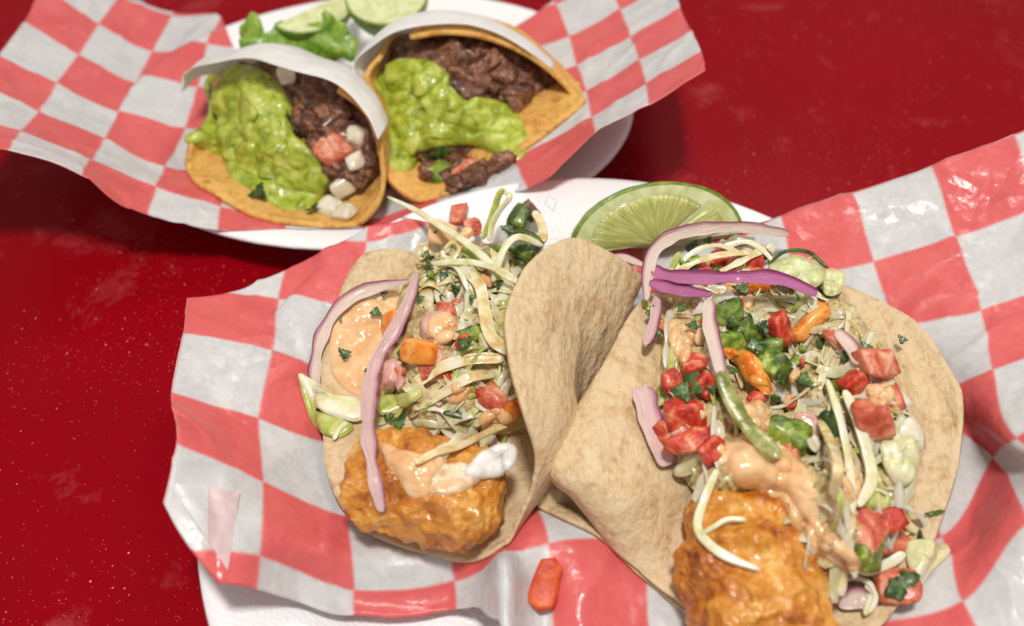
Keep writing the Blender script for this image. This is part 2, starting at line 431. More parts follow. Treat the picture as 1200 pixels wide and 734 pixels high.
FRONT_SHEET = [  # grid of sheet nodes, tenths of a millimetre
    [(-1096, 116, 301), (-1131, -168, 326), (-1075, -429, 403), (-1036, -701, 455), (-939, -942, 553), (-961, -1221, 482), (-973, -1493, 390), (-971, -1770, 319)],
    [(-809, 108, 315), (-830, -166, 274), (-798, -435, 320), (-801, -698, 300), (-734, -953, 361), (-685, -1216, 415), (-692, -1500, 350), (-686, -1780, 291)],
    [(-529, 43, 353), (-540, -197, 259), (-562, -440, 166), (-549, -707, 162), (-505, -977, 192), (-448, -1240, 254), (-420, -1513, 277), (-398, -1793, 262)],
    [(-291, 142, 338), (-295, -100, 186), (-292, -376, 127), (-272, -655, 119), (-226, -929, 153), (-166, -1197, 210), (-145, -1474, 233), (-115, -1753, 212)],
    [(-37, 208, 311), (-34, -30, 156), (-22, -312, 130), (3, -591, 116), (51, -861, 159), (107, -1105, 275), (122, -1394, 228), (159, -1675, 171)],
    [(226, 252, 311), (234, 17, 153), (249, -264, 133), (279, -543, 119), (331, -815, 150), (389, -1074, 220), (387, -1343, 180), (439, -1625, 154)],
    [(493, 276, 339), (503, 46, 171), (522, -234, 134), (555, -515, 120), (612, -792, 137), (679, -1062, 176), (686, -1342, 177), (726, -1622, 174)],
    [(730, 361, 223), (761, 75, 252), (786, -204, 192), (826, -489, 153), (889, -774, 146), (979, -1048, 171), (977, -1328, 204), (1013, -1608, 226)],
    [(999, 425, 254), (995, 161, 371), (1004, -131, 328), (1070, -437, 246), (1153, -750, 186), (1291, -1051, 200), (1248, -1290, 295), (1292, -1557, 305)],
    [(1261, 488, 342), (1256, 217, 427), (1284, -68, 364), (1307, -339, 313), (1341, -607, 261), (1472, -843, 308), (1441, -1114, 416), (1527, -1397, 374)],
    [(1522, 520, 449), (1520, 248, 535), (1544, -44, 461), (1554, -344, 424), (1482, -623, 466), (1431, -910, 530), (1659, -1096, 552), (1795, -1307, 420)],
    [(1782, 557, 559), (1788, 285, 643), (1801, 18, 527), (1795, -261, 432), (1750, -544, 514), (1685, -794, 624), (1899, -966, 573), (2049, -1189, 479)],
]
BACK_SHEET = [  # grid of sheet nodes, tenths of a millimetre
    [(-2190, 1959, 380), (-2212, 1677, 397), (-2214, 1398, 383), (-2226, 1116, 401), (-2181, 842, 451), (-2175, 558, 528), (-2116, 280, 580)],
    [(-1969, 1902, 209), (-1989, 1618, 232), (-1991, 1331, 256), (-1986, 1049, 298), (-1953, 777, 366), (-1903, 527, 463), (-1827, 286, 569)],
    [(-1711, 1838, 142), (-1745, 1550, 126), (-1745, 1268, 147), (-1737, 993, 189), (-1702, 731, 261), (-1649, 478, 363), (-1571, 238, 496)],
    [(-1445, 1813, 167), (-1460, 1529, 167), (-1456, 1248, 136), (-1453, 963, 129), (-1466, 673, 141), (-1412, 427, 260), (-1387, 143, 305)],
    [(-1175, 1812, 188), (-1174, 1529, 155), (-1165, 1247, 129), (-1162, 963, 117), (-1171, 680, 124), (-1170, 401, 188), (-1122, 116, 208)],
    [(-906, 1825, 159), (-891, 1541, 134), (-874, 1257, 121), (-868, 971, 114), (-878, 682, 107), (-918, 392, 103), (-830, 132, 190)],
    [(-637, 1855, 151), (-608, 1572, 130), (-584, 1287, 118), (-572, 999, 106), (-581, 706, 99), (-625, 409, 90), (-537, 176, 232)],
    [(-371, 1907, 184), (-330, 1628, 149), (-297, 1346, 142), (-281, 1060, 128), (-277, 773, 115), (-311, 486, 159), (-220, 234, 255)],
    [(-106, 1979, 162), (-54, 1699, 178), (-14, 1419, 198), (5, 1138, 231), (14, 859, 268), (11, 576, 286), (71, 300, 355)],
    [(153, 2061, 220), (214, 1781, 236), (270, 1498, 244), (292, 1216, 285), (315, 938, 343), (318, 664, 421), (310, 408, 552)],
    [(394, 2159, 326), (463, 1884, 322), (511, 1607, 313), (534, 1328, 357), (543, 1056, 420), (540, 789, 493), (517, 529, 588)],
    [(640, 2241, 442), (713, 1967, 428), (762, 1691, 419), (763, 1415, 442), (774, 1144, 506), (766, 878, 590), (733, 617, 687)],
]
# ------------------------------------------------------------------ table
def box(x0, x1, y0, y1, z0, z1):
    V = [(x, y, z) for x in (x0, x1) for y in (y0, y1) for z in (z0, z1)]
    F = [(0, 1, 3, 2), (4, 6, 7, 5), (0, 4, 5, 1), (2, 3, 7, 6), (0, 2, 6, 4), (1, 5, 7, 3)]
    return np.array(V, float), F
V, F = box(-70, 70, -40, 75, -3, 0)
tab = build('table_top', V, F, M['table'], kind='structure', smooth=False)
SUP.add('table', V, F)

# ------------------------------------------------------------------ foam plates
PROFILE = [(0, .45), (4, .45), (7.6, .45), (8.3, .5), (8.9, .72), (9.6, 1.2), (10.3, 1.66), (11.0, 1.95), (11.7, 2.12), (12.15, 2.2), (12.36, 2.16),
           (12.42, 2.05), (12.3, 1.95), (11.7, 1.86), (11.0, 1.66), (10.3, 1.3), (9.6, .82), (8.9, .3), (8.4, .08), (7.6, .02), (0, .02)]
def plate(name, cx, cy, a, b, zs, tilt, rot, label):
    n = 128; V = [], ; V = []
    k = len(PROFILE)
    tt = math.tan(tilt)
    for q in range(n):
        t = 2 * math.pi * q / n
        for r, z in PROFILE:
            x, y = r / 12.42 * a * math.cos(t), r / 12.42 * b * math.sin(t)
            X = x * math.cos(rot) - y * math.sin(rot); Y = x * math.sin(rot) + y * math.cos(rot)
            w = 0.05 * max(0, r - 8) / 4 * math.sin(3 * t + a)
            V.append((cx + X, cy + Y, z * zs + w + tt * (Y + 8.4 * b / 12.42)))
    V = np.array(V); F = grid_faces(n, k, True)
    root = empty(name, (cx, cy, V[:, 2].min()), label, 'plate')
    build('dish', V, F, M['foam'], parent=root)
    SUP.add(name, V, F)
    return root
front_plate = plate('foam_plate', 2.77, -8.13, 12.42, 12.42, 1.0, math.radians(3), 0,
                    'round white foam plate under the two battered fish tacos')
SUP.items['front_plate'] = SUP.items.pop('foam_plate')
back_plate = plate('foam_plate', -6.0, 10.7, 11.5, 9.0, 0.86, 0.0, math.radians(6),
                   'oval white foam plate under the two guacamole tacos')
SUP.items['back_plate'] = SUP.items.pop('foam_plate'); SUP.cache.clear()

# small pressed diamonds round the rim of the front plate
dia = None
for q in range(18):
    t = math.radians(96.5 - 20 * q)
    x, y = 2.77 + 11.25 * math.cos(t), -8.13 + 11.25 * math.sin(t)
    loc, nrm, _, _ = SUP.tree(['front_plate']).ray_cast(Vector((x, y, 20)), Vector((0, 0, -1)))
    if dia is None:
        V, F = [], []
        o4 = [(0.24, 0), (0, .36), (-.24, 0), (0, -.36)]
        m = 6; path = []
        for e in range(4):
            for s_ in range(m):
                f = s_ / m; path.append((o4[e][0] * (1 - f) + o4[(e + 1) % 4][0] * f, o4[e][1] * (1 - f) + o4[(e + 1) % 4][1] * f))
        L = len(path)
        for (px, py) in path:
            r = math.hypot(px, py)
            for kk in range(6):
                an = math.pi * 2 * kk / 6; V.append((px + px / r * .035 * math.cos(an), py + py / r * .035 * math.cos(an), .03 * math.sin(an)))
        for e in range(L):
            for kk in range(6):
                F.append((e * 6 + kk, ((e + 1) % L) * 6 + kk, ((e + 1) % L) * 6 + (kk + 1) % 6, e * 6 + (kk + 1) % 6))
        dia = bpy.data.meshes.new('embossed_diamond')
        dia.from_pydata([tuple(np.array(v) * S) for v in V], [], F); dia.materials.append(M['foam'])
        dia.polygons.foreach_set('use_smooth', [True] * len(dia.polygons))
    o = bpy.data.objects.new('embossed_diamond', dia)
    scene.collection.objects.link(o); o.parent = front_plate
    nn = Vector(nrm) if nrm.z > 0 else -Vector(nrm)
    o.rotation_euler = (nn.to_track_quat('Z', 'Y').to_matrix() @ Matrix.Rotation(t - math.pi / 2, 3, 'Z')).to_euler()
    o.location = Vector(loc) * S - front_plate.location

# ------------------------------------------------------------------ checked paper sheets
def bicubic(G, I, J):
    G = np.asarray(G, float)
    G = np.concatenate([[2 * G[0] - G[1]], G, [2 * G[-1] - G[-2]]], 0)
    G = np.concatenate([2 * G[:, :1] - G[:, 1:2], G, 2 * G[:, -1:] - G[:, -2:-1]], 1)
    def w(f): return [(-f + 2 * f ** 2 - f ** 3) / 2, (2 - 5 * f ** 2 + 3 * f ** 3) / 2, (f + 4 * f ** 2 - 3 * f ** 3) / 2, (-f ** 2 + f ** 3) / 2]
    I = I + 1; J = J + 1
    ki = np.clip(np.floor(I).astype(int), 1, G.shape[0] - 3); kj = np.clip(np.floor(J).astype(int), 1, G.shape[1] - 3)
    wi, wj = w(I - ki), w(J - kj)
    out = 0
    for a in range(4):
        for b in range(4):
            out = out + (wi[a] * wj[b])[..., None] * G[ki + a - 1, kj + b - 1]
    return out

def sheet(name, G, irange, ni, nj, jmin, jmax, extra, under, root_label, key):
    I = np.linspace(irange[0], irange[1], ni)
    lo = np.interp(I, *zip(*jmin)); hi = np.interp(I, *zip(*jmax))
    wob = np.array([noise.noise(Vector((i * 1.9, 3.3, 0))) for i in I]) * .05
    v = np.linspace(0, 1, nj)
    JJ = lo[:, None] + wob[:, None] + (hi - lo)[:, None] * v[None, :]
    II = np.repeat(I[:, None], nj, 1)
    V = bicubic(np.asarray(G) / 100.0, II, JJ)
    for a in range(ni):
        for b in range(nj):
            i, j = II[a, b], JJ[a, b]
            q = Vector((i * .9, j * .9, 1.3))
            r = 1 - abs(noise.noise(q * 1.15)) * 2.2                 # soft ridges like handled paper
            V[a, b, 2] += .13 * max(0, r) ** 4 + .05 * noise.noise(q * 2.3) + .05 * max(0, 1 - abs(noise.noise(q * 1.9 + Vector((7, 3, 1)))) * 4) ** 2 + extra(i, j)
    if key == 'front_paper':                                 # the near edge sinks back towards the plate
        for a in range(ni):
            for b in range(nj):
                w = .72 * sst(JJ[a, b], 4.45, 5.25) * sst(II[a, b], .7, 1.5) * (1 - sst(II[a, b], 2.9, 3.4))
                if w > 0:
                    d = V[a, b] - CAM; d /= np.linalg.norm(d)
                    hit, _, _, _ = SUP.tree(under).ray_cast(Vector(CAM), Vector(d))
                    V[a, b] = V[a, b] * (1 - w) + (np.array(hit) - d * .12) * w
    V = V.reshape(-1, 3)
    for k_ in range(len(V)):
        z = SUP.drop(V[k_, 0], V[k_, 1], under)
        if z is not None and V[k_, 2] < z + .07: V[k_, 2] = z + .07
    F = [tuple(reversed(f)) for f in grid_faces(ni, nj)]
    if vnormals(V, F)[:, 2].mean() < 0: F = [tuple(reversed(f)) for f in F]
    uv = np.stack([II, JJ], -1).reshape(-1, 2)
    SUP.add(key, V, F)
    W, FF = shell(V, F, .02)
    UV = np.vstack([uv, uv, uv])[:len(W)] if len(W) == 2 * len(V) else None
    if UV is None:
        # rim copies repeat boundary uv
        bnd = nearest_uv(W[2 * len(V):], V, uv); UV = np.vstack([uv, uv, bnd])
    root = empty(name, (V[:, 0].mean(), V[:, 1].mean(), V[:, 2].min()), root_label, 'paper')
    build('sheet', W, FF, M['paper'], parent=root, uv=UV)
    return root

def nearest_uv(Q, V, uv):
    look = {tuple(np.round(v, 5)): u for v, u in zip(V, uv)}
    return np.array([look.get(tuple(np.round(q, 5)), (0, 0)) for q in Q])

def sst(x, a, b):
    t = min(1, max(0, (x - a) / (b - a))); return t * t * (3 - 2 * t)
def front_extra(i, j):
    ridge = math.exp(-((i - 3.5) / .15) ** 2) * 1.7 * sst(j, 4.75, 5.35)
    dip = -.5 * math.exp(-((i - 3.9) / .2) ** 2) * sst(j, 4.9, 5.5)
    return ridge + dip
front_paper = sheet('checked_paper_sheet', FRONT_SHEET, (0.0, 11.35), 190, 110,
    [(0, 1.2), (.4, 1.0), (1, .55), (1.6, .05), (2, -.25), (2.6, -.2), (3.5, .3), (5, .5), (7, .8), (8, 1), (12, 1)],
    [(0, 4.6), (.66, 5.32), (1, 5.33), (2, 5.3), (3, 5.32), (3.22, 5.36), (3.42, 5.75), (3.75, 6.8), (8, 7.0), (12, 7.0)],
    front_extra, ['table', 'front_plate'], 'red and white checked paper lining the round plate, left corner folded over', 'front_paper')
back_paper = sheet('checked_paper_sheet', BACK_SHEET, (0.0, 10.97), 150, 80,
    [(0, -.1), (2.6, -.1), (3.0, .1), (4, 2.2), (7.4, 2.0), (8.2, 1.2), (8.9, .95), (9.3, .5), (12, 0)],
    [(0, 6), (2, 6), (2.4, 5.92), (3, 5.65), (4, 5.5), (5, 5.35), (6.5, 5.4), (7.5, 5.6), (8.3, 6), (12, 6)],
    lambda i, j: 0.0, ['table', 'back_plate'], 'red and white checked paper with raised ends, lining the oval plate', 'back_paper')

# the corner of the front sheet turned inwards
def quad_patch(c, nu, nv):
    """bilinear patch through four corners c00, c10, c11, c01"""
    c = [np.asarray(q, float) for q in c]
    u, v = np.meshgrid(np.linspace(0, 1, nu), np.linspace(0, 1, nv), indexing='ij')
    u = u[..., None]; v = v[..., None]
    return (c[0] * (1 - u) * (1 - v) + c[1] * u * (1 - v) + c[2] * u * v + c[3] * (1 - u) * v)
tri = [(198, 566), (281, 576), (267, 669)]
nn_ = 22; V, UV = [], []
for a in range(nn_ + 1):
    for b in range(nn_ + 1 - a):
        f, g = a / nn_, b / nn_
        px = tri[0][0] * (1 - f - g) + tri[1][0] * f + tri[2][0] * g
        py = tri[0][1] * (1 - f - g) + tri[1][1] * f + tri[2][1] * g
        p, nrm = SUP.hit(px, py, ['front_paper', 'front_plate', 'table'])
        q, _ = SUP.hit(px + 6, py, ['front_paper', 'front_plate', 'table'])
        V.append((px, py)); UV.append(((245 - px) / 60, 4.5))
zt = [SUP.hit(tri[0][0] + 6, tri[0][1] - 4, ['front_paper'])[0], SUP.hit(tri[1][0], tri[1][1], ['front_paper'])[0], SUP.hit(tri[2][0] + 4, tri[2][1] - 6, ['front_paper'])[0]]
hz = [z_[2] + d for z_, d in zip(zt, (.05, .2, .1))]
VV, cnt_, F = [], 0, []
for a in range(nn_ + 1):
    for b in range(nn_ + 1 - a):
        f, g = a / nn_, b / nn_
        px, py = V[cnt_]; cnt_ += 1
        h = hz[0] * (1 - f - g) + hz[1] * f + hz[2] * g
        VV.append(P(px, py, h + .25 * f * (1 - f - g) + .12 * noise.noise(Vector((f * 3, g * 3, 0)))))
idx = {}
c_ = 0
for a in range(nn_ + 1):
    for b in range(nn_ + 1 - a): idx[a, b] = c_; c_ += 1
for a in range(nn_):
    for b in range(nn_ - a):
        F.append((idx[a, b], idx[a + 1, b], idx[a, b + 1]))
        if a + b < nn_ - 1: F.append((idx[a + 1, b], idx[a + 1, b + 1], idx[a, b + 1]))
VV = np.array(VV)
for q_ in range(len(VV)):                                     # the turned corner lies on the sheet
    z_ = SUP.drop(VV[q_, 0], VV[q_, 1], ['front_paper'])
    if z_ is not None: VV[q_, 2] = max(VV[q_, 2], z_ + .045)
if vnormals(VV, F)[:, 2].mean() < 0: F = [tuple(reversed(f)) for f in F]
build('folded_corner', VV, F, M['paper_back'], parent=front_paper, uv=UV)
# ------------------------------------------------------------------ shape builders
def polar_disc(center, mid, rim, nr=26, nt=140, wob=0.0, seed=0.0):
    """disc surface through a centre, a ring of mid points and a ring of rim points"""
    t = np.linspace(0, 1, nt, endpoint=False)
    B = catmull(rim, t, True); Mi = catmull(mid, t, True); c = np.asarray(center, float)
    V = [c]
    UV = [(0.0, 0.0)]
    for k in range(1, nr + 1):
        r = k / nr
        R = c * (1 - r) * (1 - 2 * r) + Mi * 4 * r * (1 - r) + B * r * (2 * r - 1)
        V += list(R); UV += [(r * math.cos(2 * math.pi * q), r * math.sin(2 * math.pi * q)) for q in t]
    V = np.array(V)
    F = [(0, 1 + i, 1 + (i + 1) % nt) for i in range(nt)]
    for k in range(nr - 1):
        a = 1 + k * nt; b = a + nt
        for i in range(nt):
            F.append((a + i, b + i, b + (i + 1) % nt, a + (i + 1) % nt))
    if wob:
        for q in range(len(V)):
            u, v = UV[q]; V[q, 2] += wob * fbm((u * 2.2, v * 2.2, seed), 1.0, seed)
    return V, F

def smooth_mesh(V, F, it, lock=()):
    nb = [set() for _ in V]
    for f in F:
        for a, b in zip(f, f[1:] + (f[0],)): nb[a].add(b); nb[b].add(a)
    nb = [list(x) for x in nb]
    for _ in range(it):
        W = V.copy()
        for i, x in enumerate(nb):
            if x and i not in lock: W[i] = V[i] * .5 + V[x].mean(0) * .5
        V = W
    return V

def rest_above(V, keys, gap):
    for q in range(len(V)):
        z = SUP.drop(V[q, 0], V[q, 1], keys)
        if z is not None and V[q, 2] < z + gap: V[q, 2] = z + gap
    return V

def sph(level):
    bm = bmesh.new(); bmesh.ops.create_icosphere(bm, subdivisions=level, radius=1)
    V = np.array([tuple(v.co) for v in bm.verts]); F = [tuple(v.index for v in f.verts) for f in bm.faces]
    bm.free(); return V, F
SPH = {k: sph(k) for k in (3, 4, 5, 6, 7)}

def cubesphere(n):
    bm = bmesh.new(); bmesh.ops.create_cube(bm, size=2)
    bmesh.ops.subdivide_edges(bm, edges=bm.edges[:], cuts=n, use_grid_fill=True)
    V = np.array([tuple(v.co) for v in bm.verts]); F = [tuple(v.index for v in f.verts) for f in bm.faces]
    bm.free(); return V, F
CUBE = cubesphere(5)

def rot_matrix(n, spin, tilt=0.0):
    q = Vector(n).to_track_quat('Z', 'Y').to_matrix()
    return np.array(q @ Matrix.Rotation(spin, 3, 'Z') @ Matrix.Rotation(tilt, 3, 'X'))

def dice(center, size, n=(0, 0, 1), spin=None, tilt=None, seed=None, squareness=.62, rough=.10):
    """a knife-cut lump: box with soft uneven edges"""
    seed = random.uniform(0, 90) if seed is None else seed
    spin = random.uniform(0, 6.28) if spin is None else spin
    tilt = random.uniform(-.5, .5) if tilt is None else tilt
    V, F = CUBE
    U = V / np.linalg.norm(V, axis=1, keepdims=True)
    W = V * squareness + U * 1.15 * (1 - squareness)
    sk = RNG.uniform(-.22, .22, 3)
    W = W.copy(); W[:, 0] += sk[0] * W[:, 1]; W[:, 1] += sk[1] * W[:, 2]; W[:, 0] *= 1 + sk[2] * W[:, 2]
    for _ in range(2):                                      # knife facets
        d_ = RNG.normal(size=3); d_ /= np.linalg.norm(d_); lim = RNG.uniform(.7, 1.0)
        q = W @ d_; ov = np.maximum(0, q - lim); W = W - np.outer(ov * .92, d_)
    W = np.array([w * (1 + rough * fbm(w, 1.1, seed)) + .03 * rough * 5 * np.array([noi(w, 2.6, seed), noi(w, 2.6, seed + 7), noi(w, 2.6, seed + 13)]) for w in W])
    W = W * (np.asarray(size) / 2)
    return W @ rot_matrix(n, spin, tilt).T + np.asarray(center), F

def ribbon(pts, width, thick, up=(0, 0, 1), cup=0.0, twist=0.0, n=None, taper=.25, k=10, jag=0.0, seed=0.0, tips=(0.35, 0.35)):
    """bent strip with a rounded cross-section; uv: u along in cm, v across 0..1"""
    pts = np.asarray(pts, float)
    n = n or max(14, int(len(pts) * 7))
    t = np.linspace(0, 1, n)
    C = catmull(pts, t)
    T = np.gradient(C, axis=0); T /= np.linalg.norm(T, axis=1, keepdims=True) + 1e-9
    L = np.r_[0, np.cumsum(np.linalg.norm(np.diff(C, axis=0), axis=1))]
    ups = np.asarray(up, float); ups = np.repeat(ups[None], n, 0) if ups.ndim == 1 else catmull(ups, t)
    V, UV = [], []
    for i in range(n):
        N = ups[i] - T[i] * (ups[i] @ T[i]); N /= np.linalg.norm(N) + 1e-9
        B = np.cross(T[i], N)
        a = twist * (t[i] - .5)
        N, B = N * math.cos(a) + B * math.sin(a), B * math.cos(a) - N * math.sin(a)
        e = min(1, (t[i] / taper if t[i] < taper else 1), ((1 - t[i]) / taper if 1 - t[i] < taper else 1))
        s0 = tips[0] if t[i] < .5 else tips[1]
        w = width * (s0 + (1 - s0) * math.sqrt(max(0, 1 - (1 - e) ** 2)))
        w *= 1 + jag * noise.noise(Vector((L[i] * 1.6, seed, 0)))
        for q in range(k):
            an = 2 * math.pi * q / k
            x = math.copysign(abs(math.cos(an)) ** .4, math.cos(an)); z = math.copysign(abs(math.sin(an)) ** .55, math.sin(an))
            V.append(C[i] + B * x * w / 2 + N * (z * thick / 2 + cup * (x * x - .4) * w))
            UV.append((L[i], .5 + .5 * x))
    F = []
    for i in range(n - 1):
        for q in range(k):
            F.append((i * k + q, i * k + (q + 1) % k, (i + 1) * k + (q + 1) % k, (i + 1) * k + q))
    V = np.array(V)
    m = len(V); V = np.vstack([V, C[0] - T[0] * thick * .3, C[-1] + T[-1] * thick * .3]); UV += [(0, .5), (L[-1], .5)]
    for q in range(k):
        F.append((m, (q + 1) % k, q)); F.append((m + 1, (n - 1) * k + q, (n - 1) * k + (q + 1) % k))
    return V, F, UV

def resample(poly, n):
    p = np.asarray(poly, float); p = np.vstack([p, p[:1]])
    d = np.r_[0, np.cumsum(np.linalg.norm(np.diff(p, axis=0), axis=1))]
    # smooth closed outline, evenly spaced
    t = np.linspace(0, 1, 400, endpoint=False)
    c = catmull(p[:-1], t, True); c2 = np.vstack([c, c[:1]])
    d = np.r_[0, np.cumsum(np.linalg.norm(np.diff(c2, axis=0), axis=1))]
    s = np.linspace(0, d[-1], n, endpoint=False)
    return np.stack([np.interp(s, d, c2[:, 0]), np.interp(s, d, c2[:, 1])], 1)

def pool(outline, keys, thick, nr=26, nt=110, lump=0.0, lf=1.2, seed=0.0, sm=4, direction='n', power=2.4, center=None, sink=.12):
    """a soft dollop lying on whatever is below: outline in photo pixels, base found on the supports"""
    o = resample(outline, nt); c = o.mean(0) if center is None else np.asarray(center, float)
    pts = [c]; rr = [0.0]
    for k in range(1, nr + 1):
        r = (k / nr) ** .8
        pts += list(c + (o - c) * r); rr += [r] * nt
    V = []; last = None
    for p in pts:
        h, _ = SUP.hit(p[0], p[1], keys)
        if h is None: h = P(p[0], p[1], last[2]) if last is not None else P(p[0], p[1], 2)
        V.append(h); last = h
    V = np.array(V); rr = np.array(rr)
    F = [(0, 1 + i, 1 + (i + 1) % nt) for i in range(nt)]
    for k in range(nr - 1):
        a = 1 + k * nt; b = a + nt
        for i in range(nt): F.append((a + i, b + i, b + (i + 1) % nt, a + (i + 1) % nt))
    V = smooth_mesh(V, F, sm)
    N = vnormals(V, F)
    v0 = ray(*c)
    if (N @ v0).mean() > 0: N = -N; F = [tuple(reversed(f)) for f in F]
    N = smooth_mesh(N, F, 6); N /= np.linalg.norm(N, axis=1, keepdims=True)
    if direction == 'z': N = np.tile([0, 0, 1.0], (len(V), 1))
    if direction == 'zn': N = N * .5 + np.array([0, 0, .5]); N /= np.linalg.norm(N, axis=1, keepdims=True)
    T = np.empty(len(V))
    for q in range(len(V)):
        base = max(0.0, 1 - rr[q] ** power) ** (1 / power)
        T[q] = thick * base * (1 + (lump * fbm(V[q], lf, seed, 4) if lump else 0)) - sink * rr[q] ** 6 * 1.0
        if lump: T[q] += lump * .25 * thick * base * noi(V[q], lf * 3.3, seed + 3)
    top = V + N * T[:, None]
    n = len(V)
    bot = V - N * sink
    W = np.vstack([top, bot]); FF = list(F) + [tuple(i + n for i in reversed(f)) for f in F]
    a = 1 + (nr - 1) * nt
    for i in range(nt):
        j = (i + 1) % nt
        q = (a + i, a + i + n, a + j + n, a + j)
        FF.append(q)
    return W, FF, (top, F)

def fritter(path, ry, rz, level, seed, amp=.22):
    V, F = SPH[level]
    path = np.asarray(path, float)
    t = (np.clip(V[:, 0], -1, 1) + 1) / 2
    C = catmull(path, t)
    T = catmull(path, np.clip(t + .02, 0, 1)) - catmull(path, np.clip(t - .02, 0, 1))
    T /= np.linalg.norm(T, axis=1, keepdims=True)
    up = np.array([0, 0, 1.0])
    W = []
    for i in range(len(V)):
        B = np.cross(up, T[i]); B /= np.linalg.norm(B); N = np.cross(T[i], B)
        # blunt ends
        r = math.hypot(V[i, 1], V[i, 2]); k = (r ** .62) / r if r > 1e-6 else 0
        p = C[i] + (B * V[i, 1] * ry + N * V[i, 2] * rz) * k
        d = (B * V[i, 1] + N * V[i, 2] + T[i] * V[i, 0] * .6)
        d /= np.linalg.norm(d) + 1e-9
        n1 = fbm(p, .45, seed, 3)
        rid = 1 - abs(noi(p, .9, seed + 5)) * 2.4
        n2 = fbm(p, 1.7, seed + 2, 4)
        pit = max(0, noi(p, 1.25, seed + 8) - .25)
        fine = 0.0
        dv = noise.voronoi(Vector(p) * 1.9 + Vector((seed, 0, 0)))[0]
        bub = max(0.0, .62 - dv[0]) ** 1.5 * .42                       # blisters of the batter
        crumb = max(0.0, 1 - abs(noi(p, 3.6, seed + 11)) * 3.2) * .06 + .045 * noi(p, 6.5, seed + 4) + .02 * noi(p, 13.0, seed + 6)
        W.append(p + d * (bub + .62 * crumb * (.4 + max(0, noi(p, .8, seed + 17)) * 2.2) + amp * 1.9 * n1 + amp * .75 * max(0, rid) ** 2 + amp * .38 * n2 - amp * 2.0 * pit))
    return np.array(W), F

def leaf(center, n, size, spin, mat, name, label, cat, group, seed=0.0, lobes=3, curl=.25, narrow=.75):
    k = 30; V = [(0, 0, 0)]
    for ring in (.5, 1.0):
        for q in range(k):
            a = 2 * math.pi * q / k
            r = ring * (1 if ring < 1 else (.72 + .22 * math.cos(lobes * a) + .12 * math.cos(lobes * 3 * a + 1) + .1 * noise.noise(Vector((math.cos(a) * 2, math.sin(a) * 2, seed)))))
            x, y = r * math.cos(a), r * math.sin(a) * narrow
            V.append((x, y, curl * (x * x * .8 - y * y * .5) + .12 * noise.noise(Vector((x * 2, y * 2, seed + 4)))))
    F = [(0, 1 + q, 1 + (q + 1) % k) for q in range(k)] + [(1 + q, 1 + k + q, 1 + k + (q + 1) % k, 1 + (q + 1) % k) for q in range(k)]
    V = np.array(V) * size / 2
    W, FF = shell(V, F, .035)
    W = W @ rot_matrix(n, spin, random.uniform(-.35, .35)).T + np.asarray(center)
    return build(name, W, FF, mat, label=label, cat=cat, group=group)
# ------------------------------------------------------------------ front tacos: tortillas and fish
def tortilla(rim, center, mids, keys, key, mat, label, t=.2, gap=.14, seed=1.0, name='tortilla', wob=.12, group=None):
    R = np.array([P(*q) for q in rim]); c = P(*center)
    Mi = []
    for k, b in enumerate(R):
        m = (c + b) / 2
        if k in mids:
            o = mids[k]; m = P(*o) if len(o) == 3 and o[0] > 30 else m + np.array(o)
        Mi.append(m)
    V, F = polar_disc(c, Mi, R, nr=34, nt=150)
    for q in range(len(V)):
        cr = max(0.0, 1 - abs(noi(V[q], .42, seed + 21)) * 7) ** 2        # soft creases where the tortilla was bent
        V[q] += np.array([0, 0, wob * fbm(V[q], .32, seed, 3) + wob * .45 * cr])
    # irregular hand-pressed outline
    for q in range(len(V) - 150 * 3, len(V)):
        V[q] += np.array([.07 * noi(V[q], .9, seed + 4), .07 * noi(V[q], .9, seed + 8), .10 * noi(V[q], .7, seed + 12)]) * (1 if q >= len(V) - 150 else .6)
    V = rest_above(V, keys, gap)
    V = smooth_mesh(V, F, 1)
    if vnormals(V, F)[0][2] < 0: F = [tuple(reversed(f)) for f in F]
    W, FF = shell(V, F, t)
    SUP.add(key, W, FF)
    SUP.add(key + '_floor', W, [f for f in FF if W[list(f)][:, 2].max() < 3.3])
    build(name, W, FF, mat, label=label, cat='tortilla', group=group)

T1 = [(574, 662, 2.0), (508, 654, 1.9), (432, 628, 2.1), (388, 575, 2.4), (376, 500, 2.6), (378, 415, 2.6), (410, 335, 2.5), (455, 316, 2.3),
      (530, 318, 2.2), (630, 325, 2.2), (750, 332, 3.0), (712, 296, 4.6), (664, 279, 5.6), (612, 318, 6.2), (589, 385, 6.4), (610, 478, 5.9), (627, 548, 4.6), (603, 618, 3.0)]
tortilla(T1, (668, 505, 2.0), {11: (.35, 0, .2), 12: (.55, 0, .3), 13: (.8, 0, .4), 14: (.9, 0, .4), 15: (.8, 0, .3), 16: (.6, 0, .1), 17: (.3, 0, 0)},
         ['front_paper', 'front_plate'], 'taco1', M['tortilla'], 'pale corn tortilla folded over fish and slaw, one side standing as a flap', t=.12, seed=2.0)

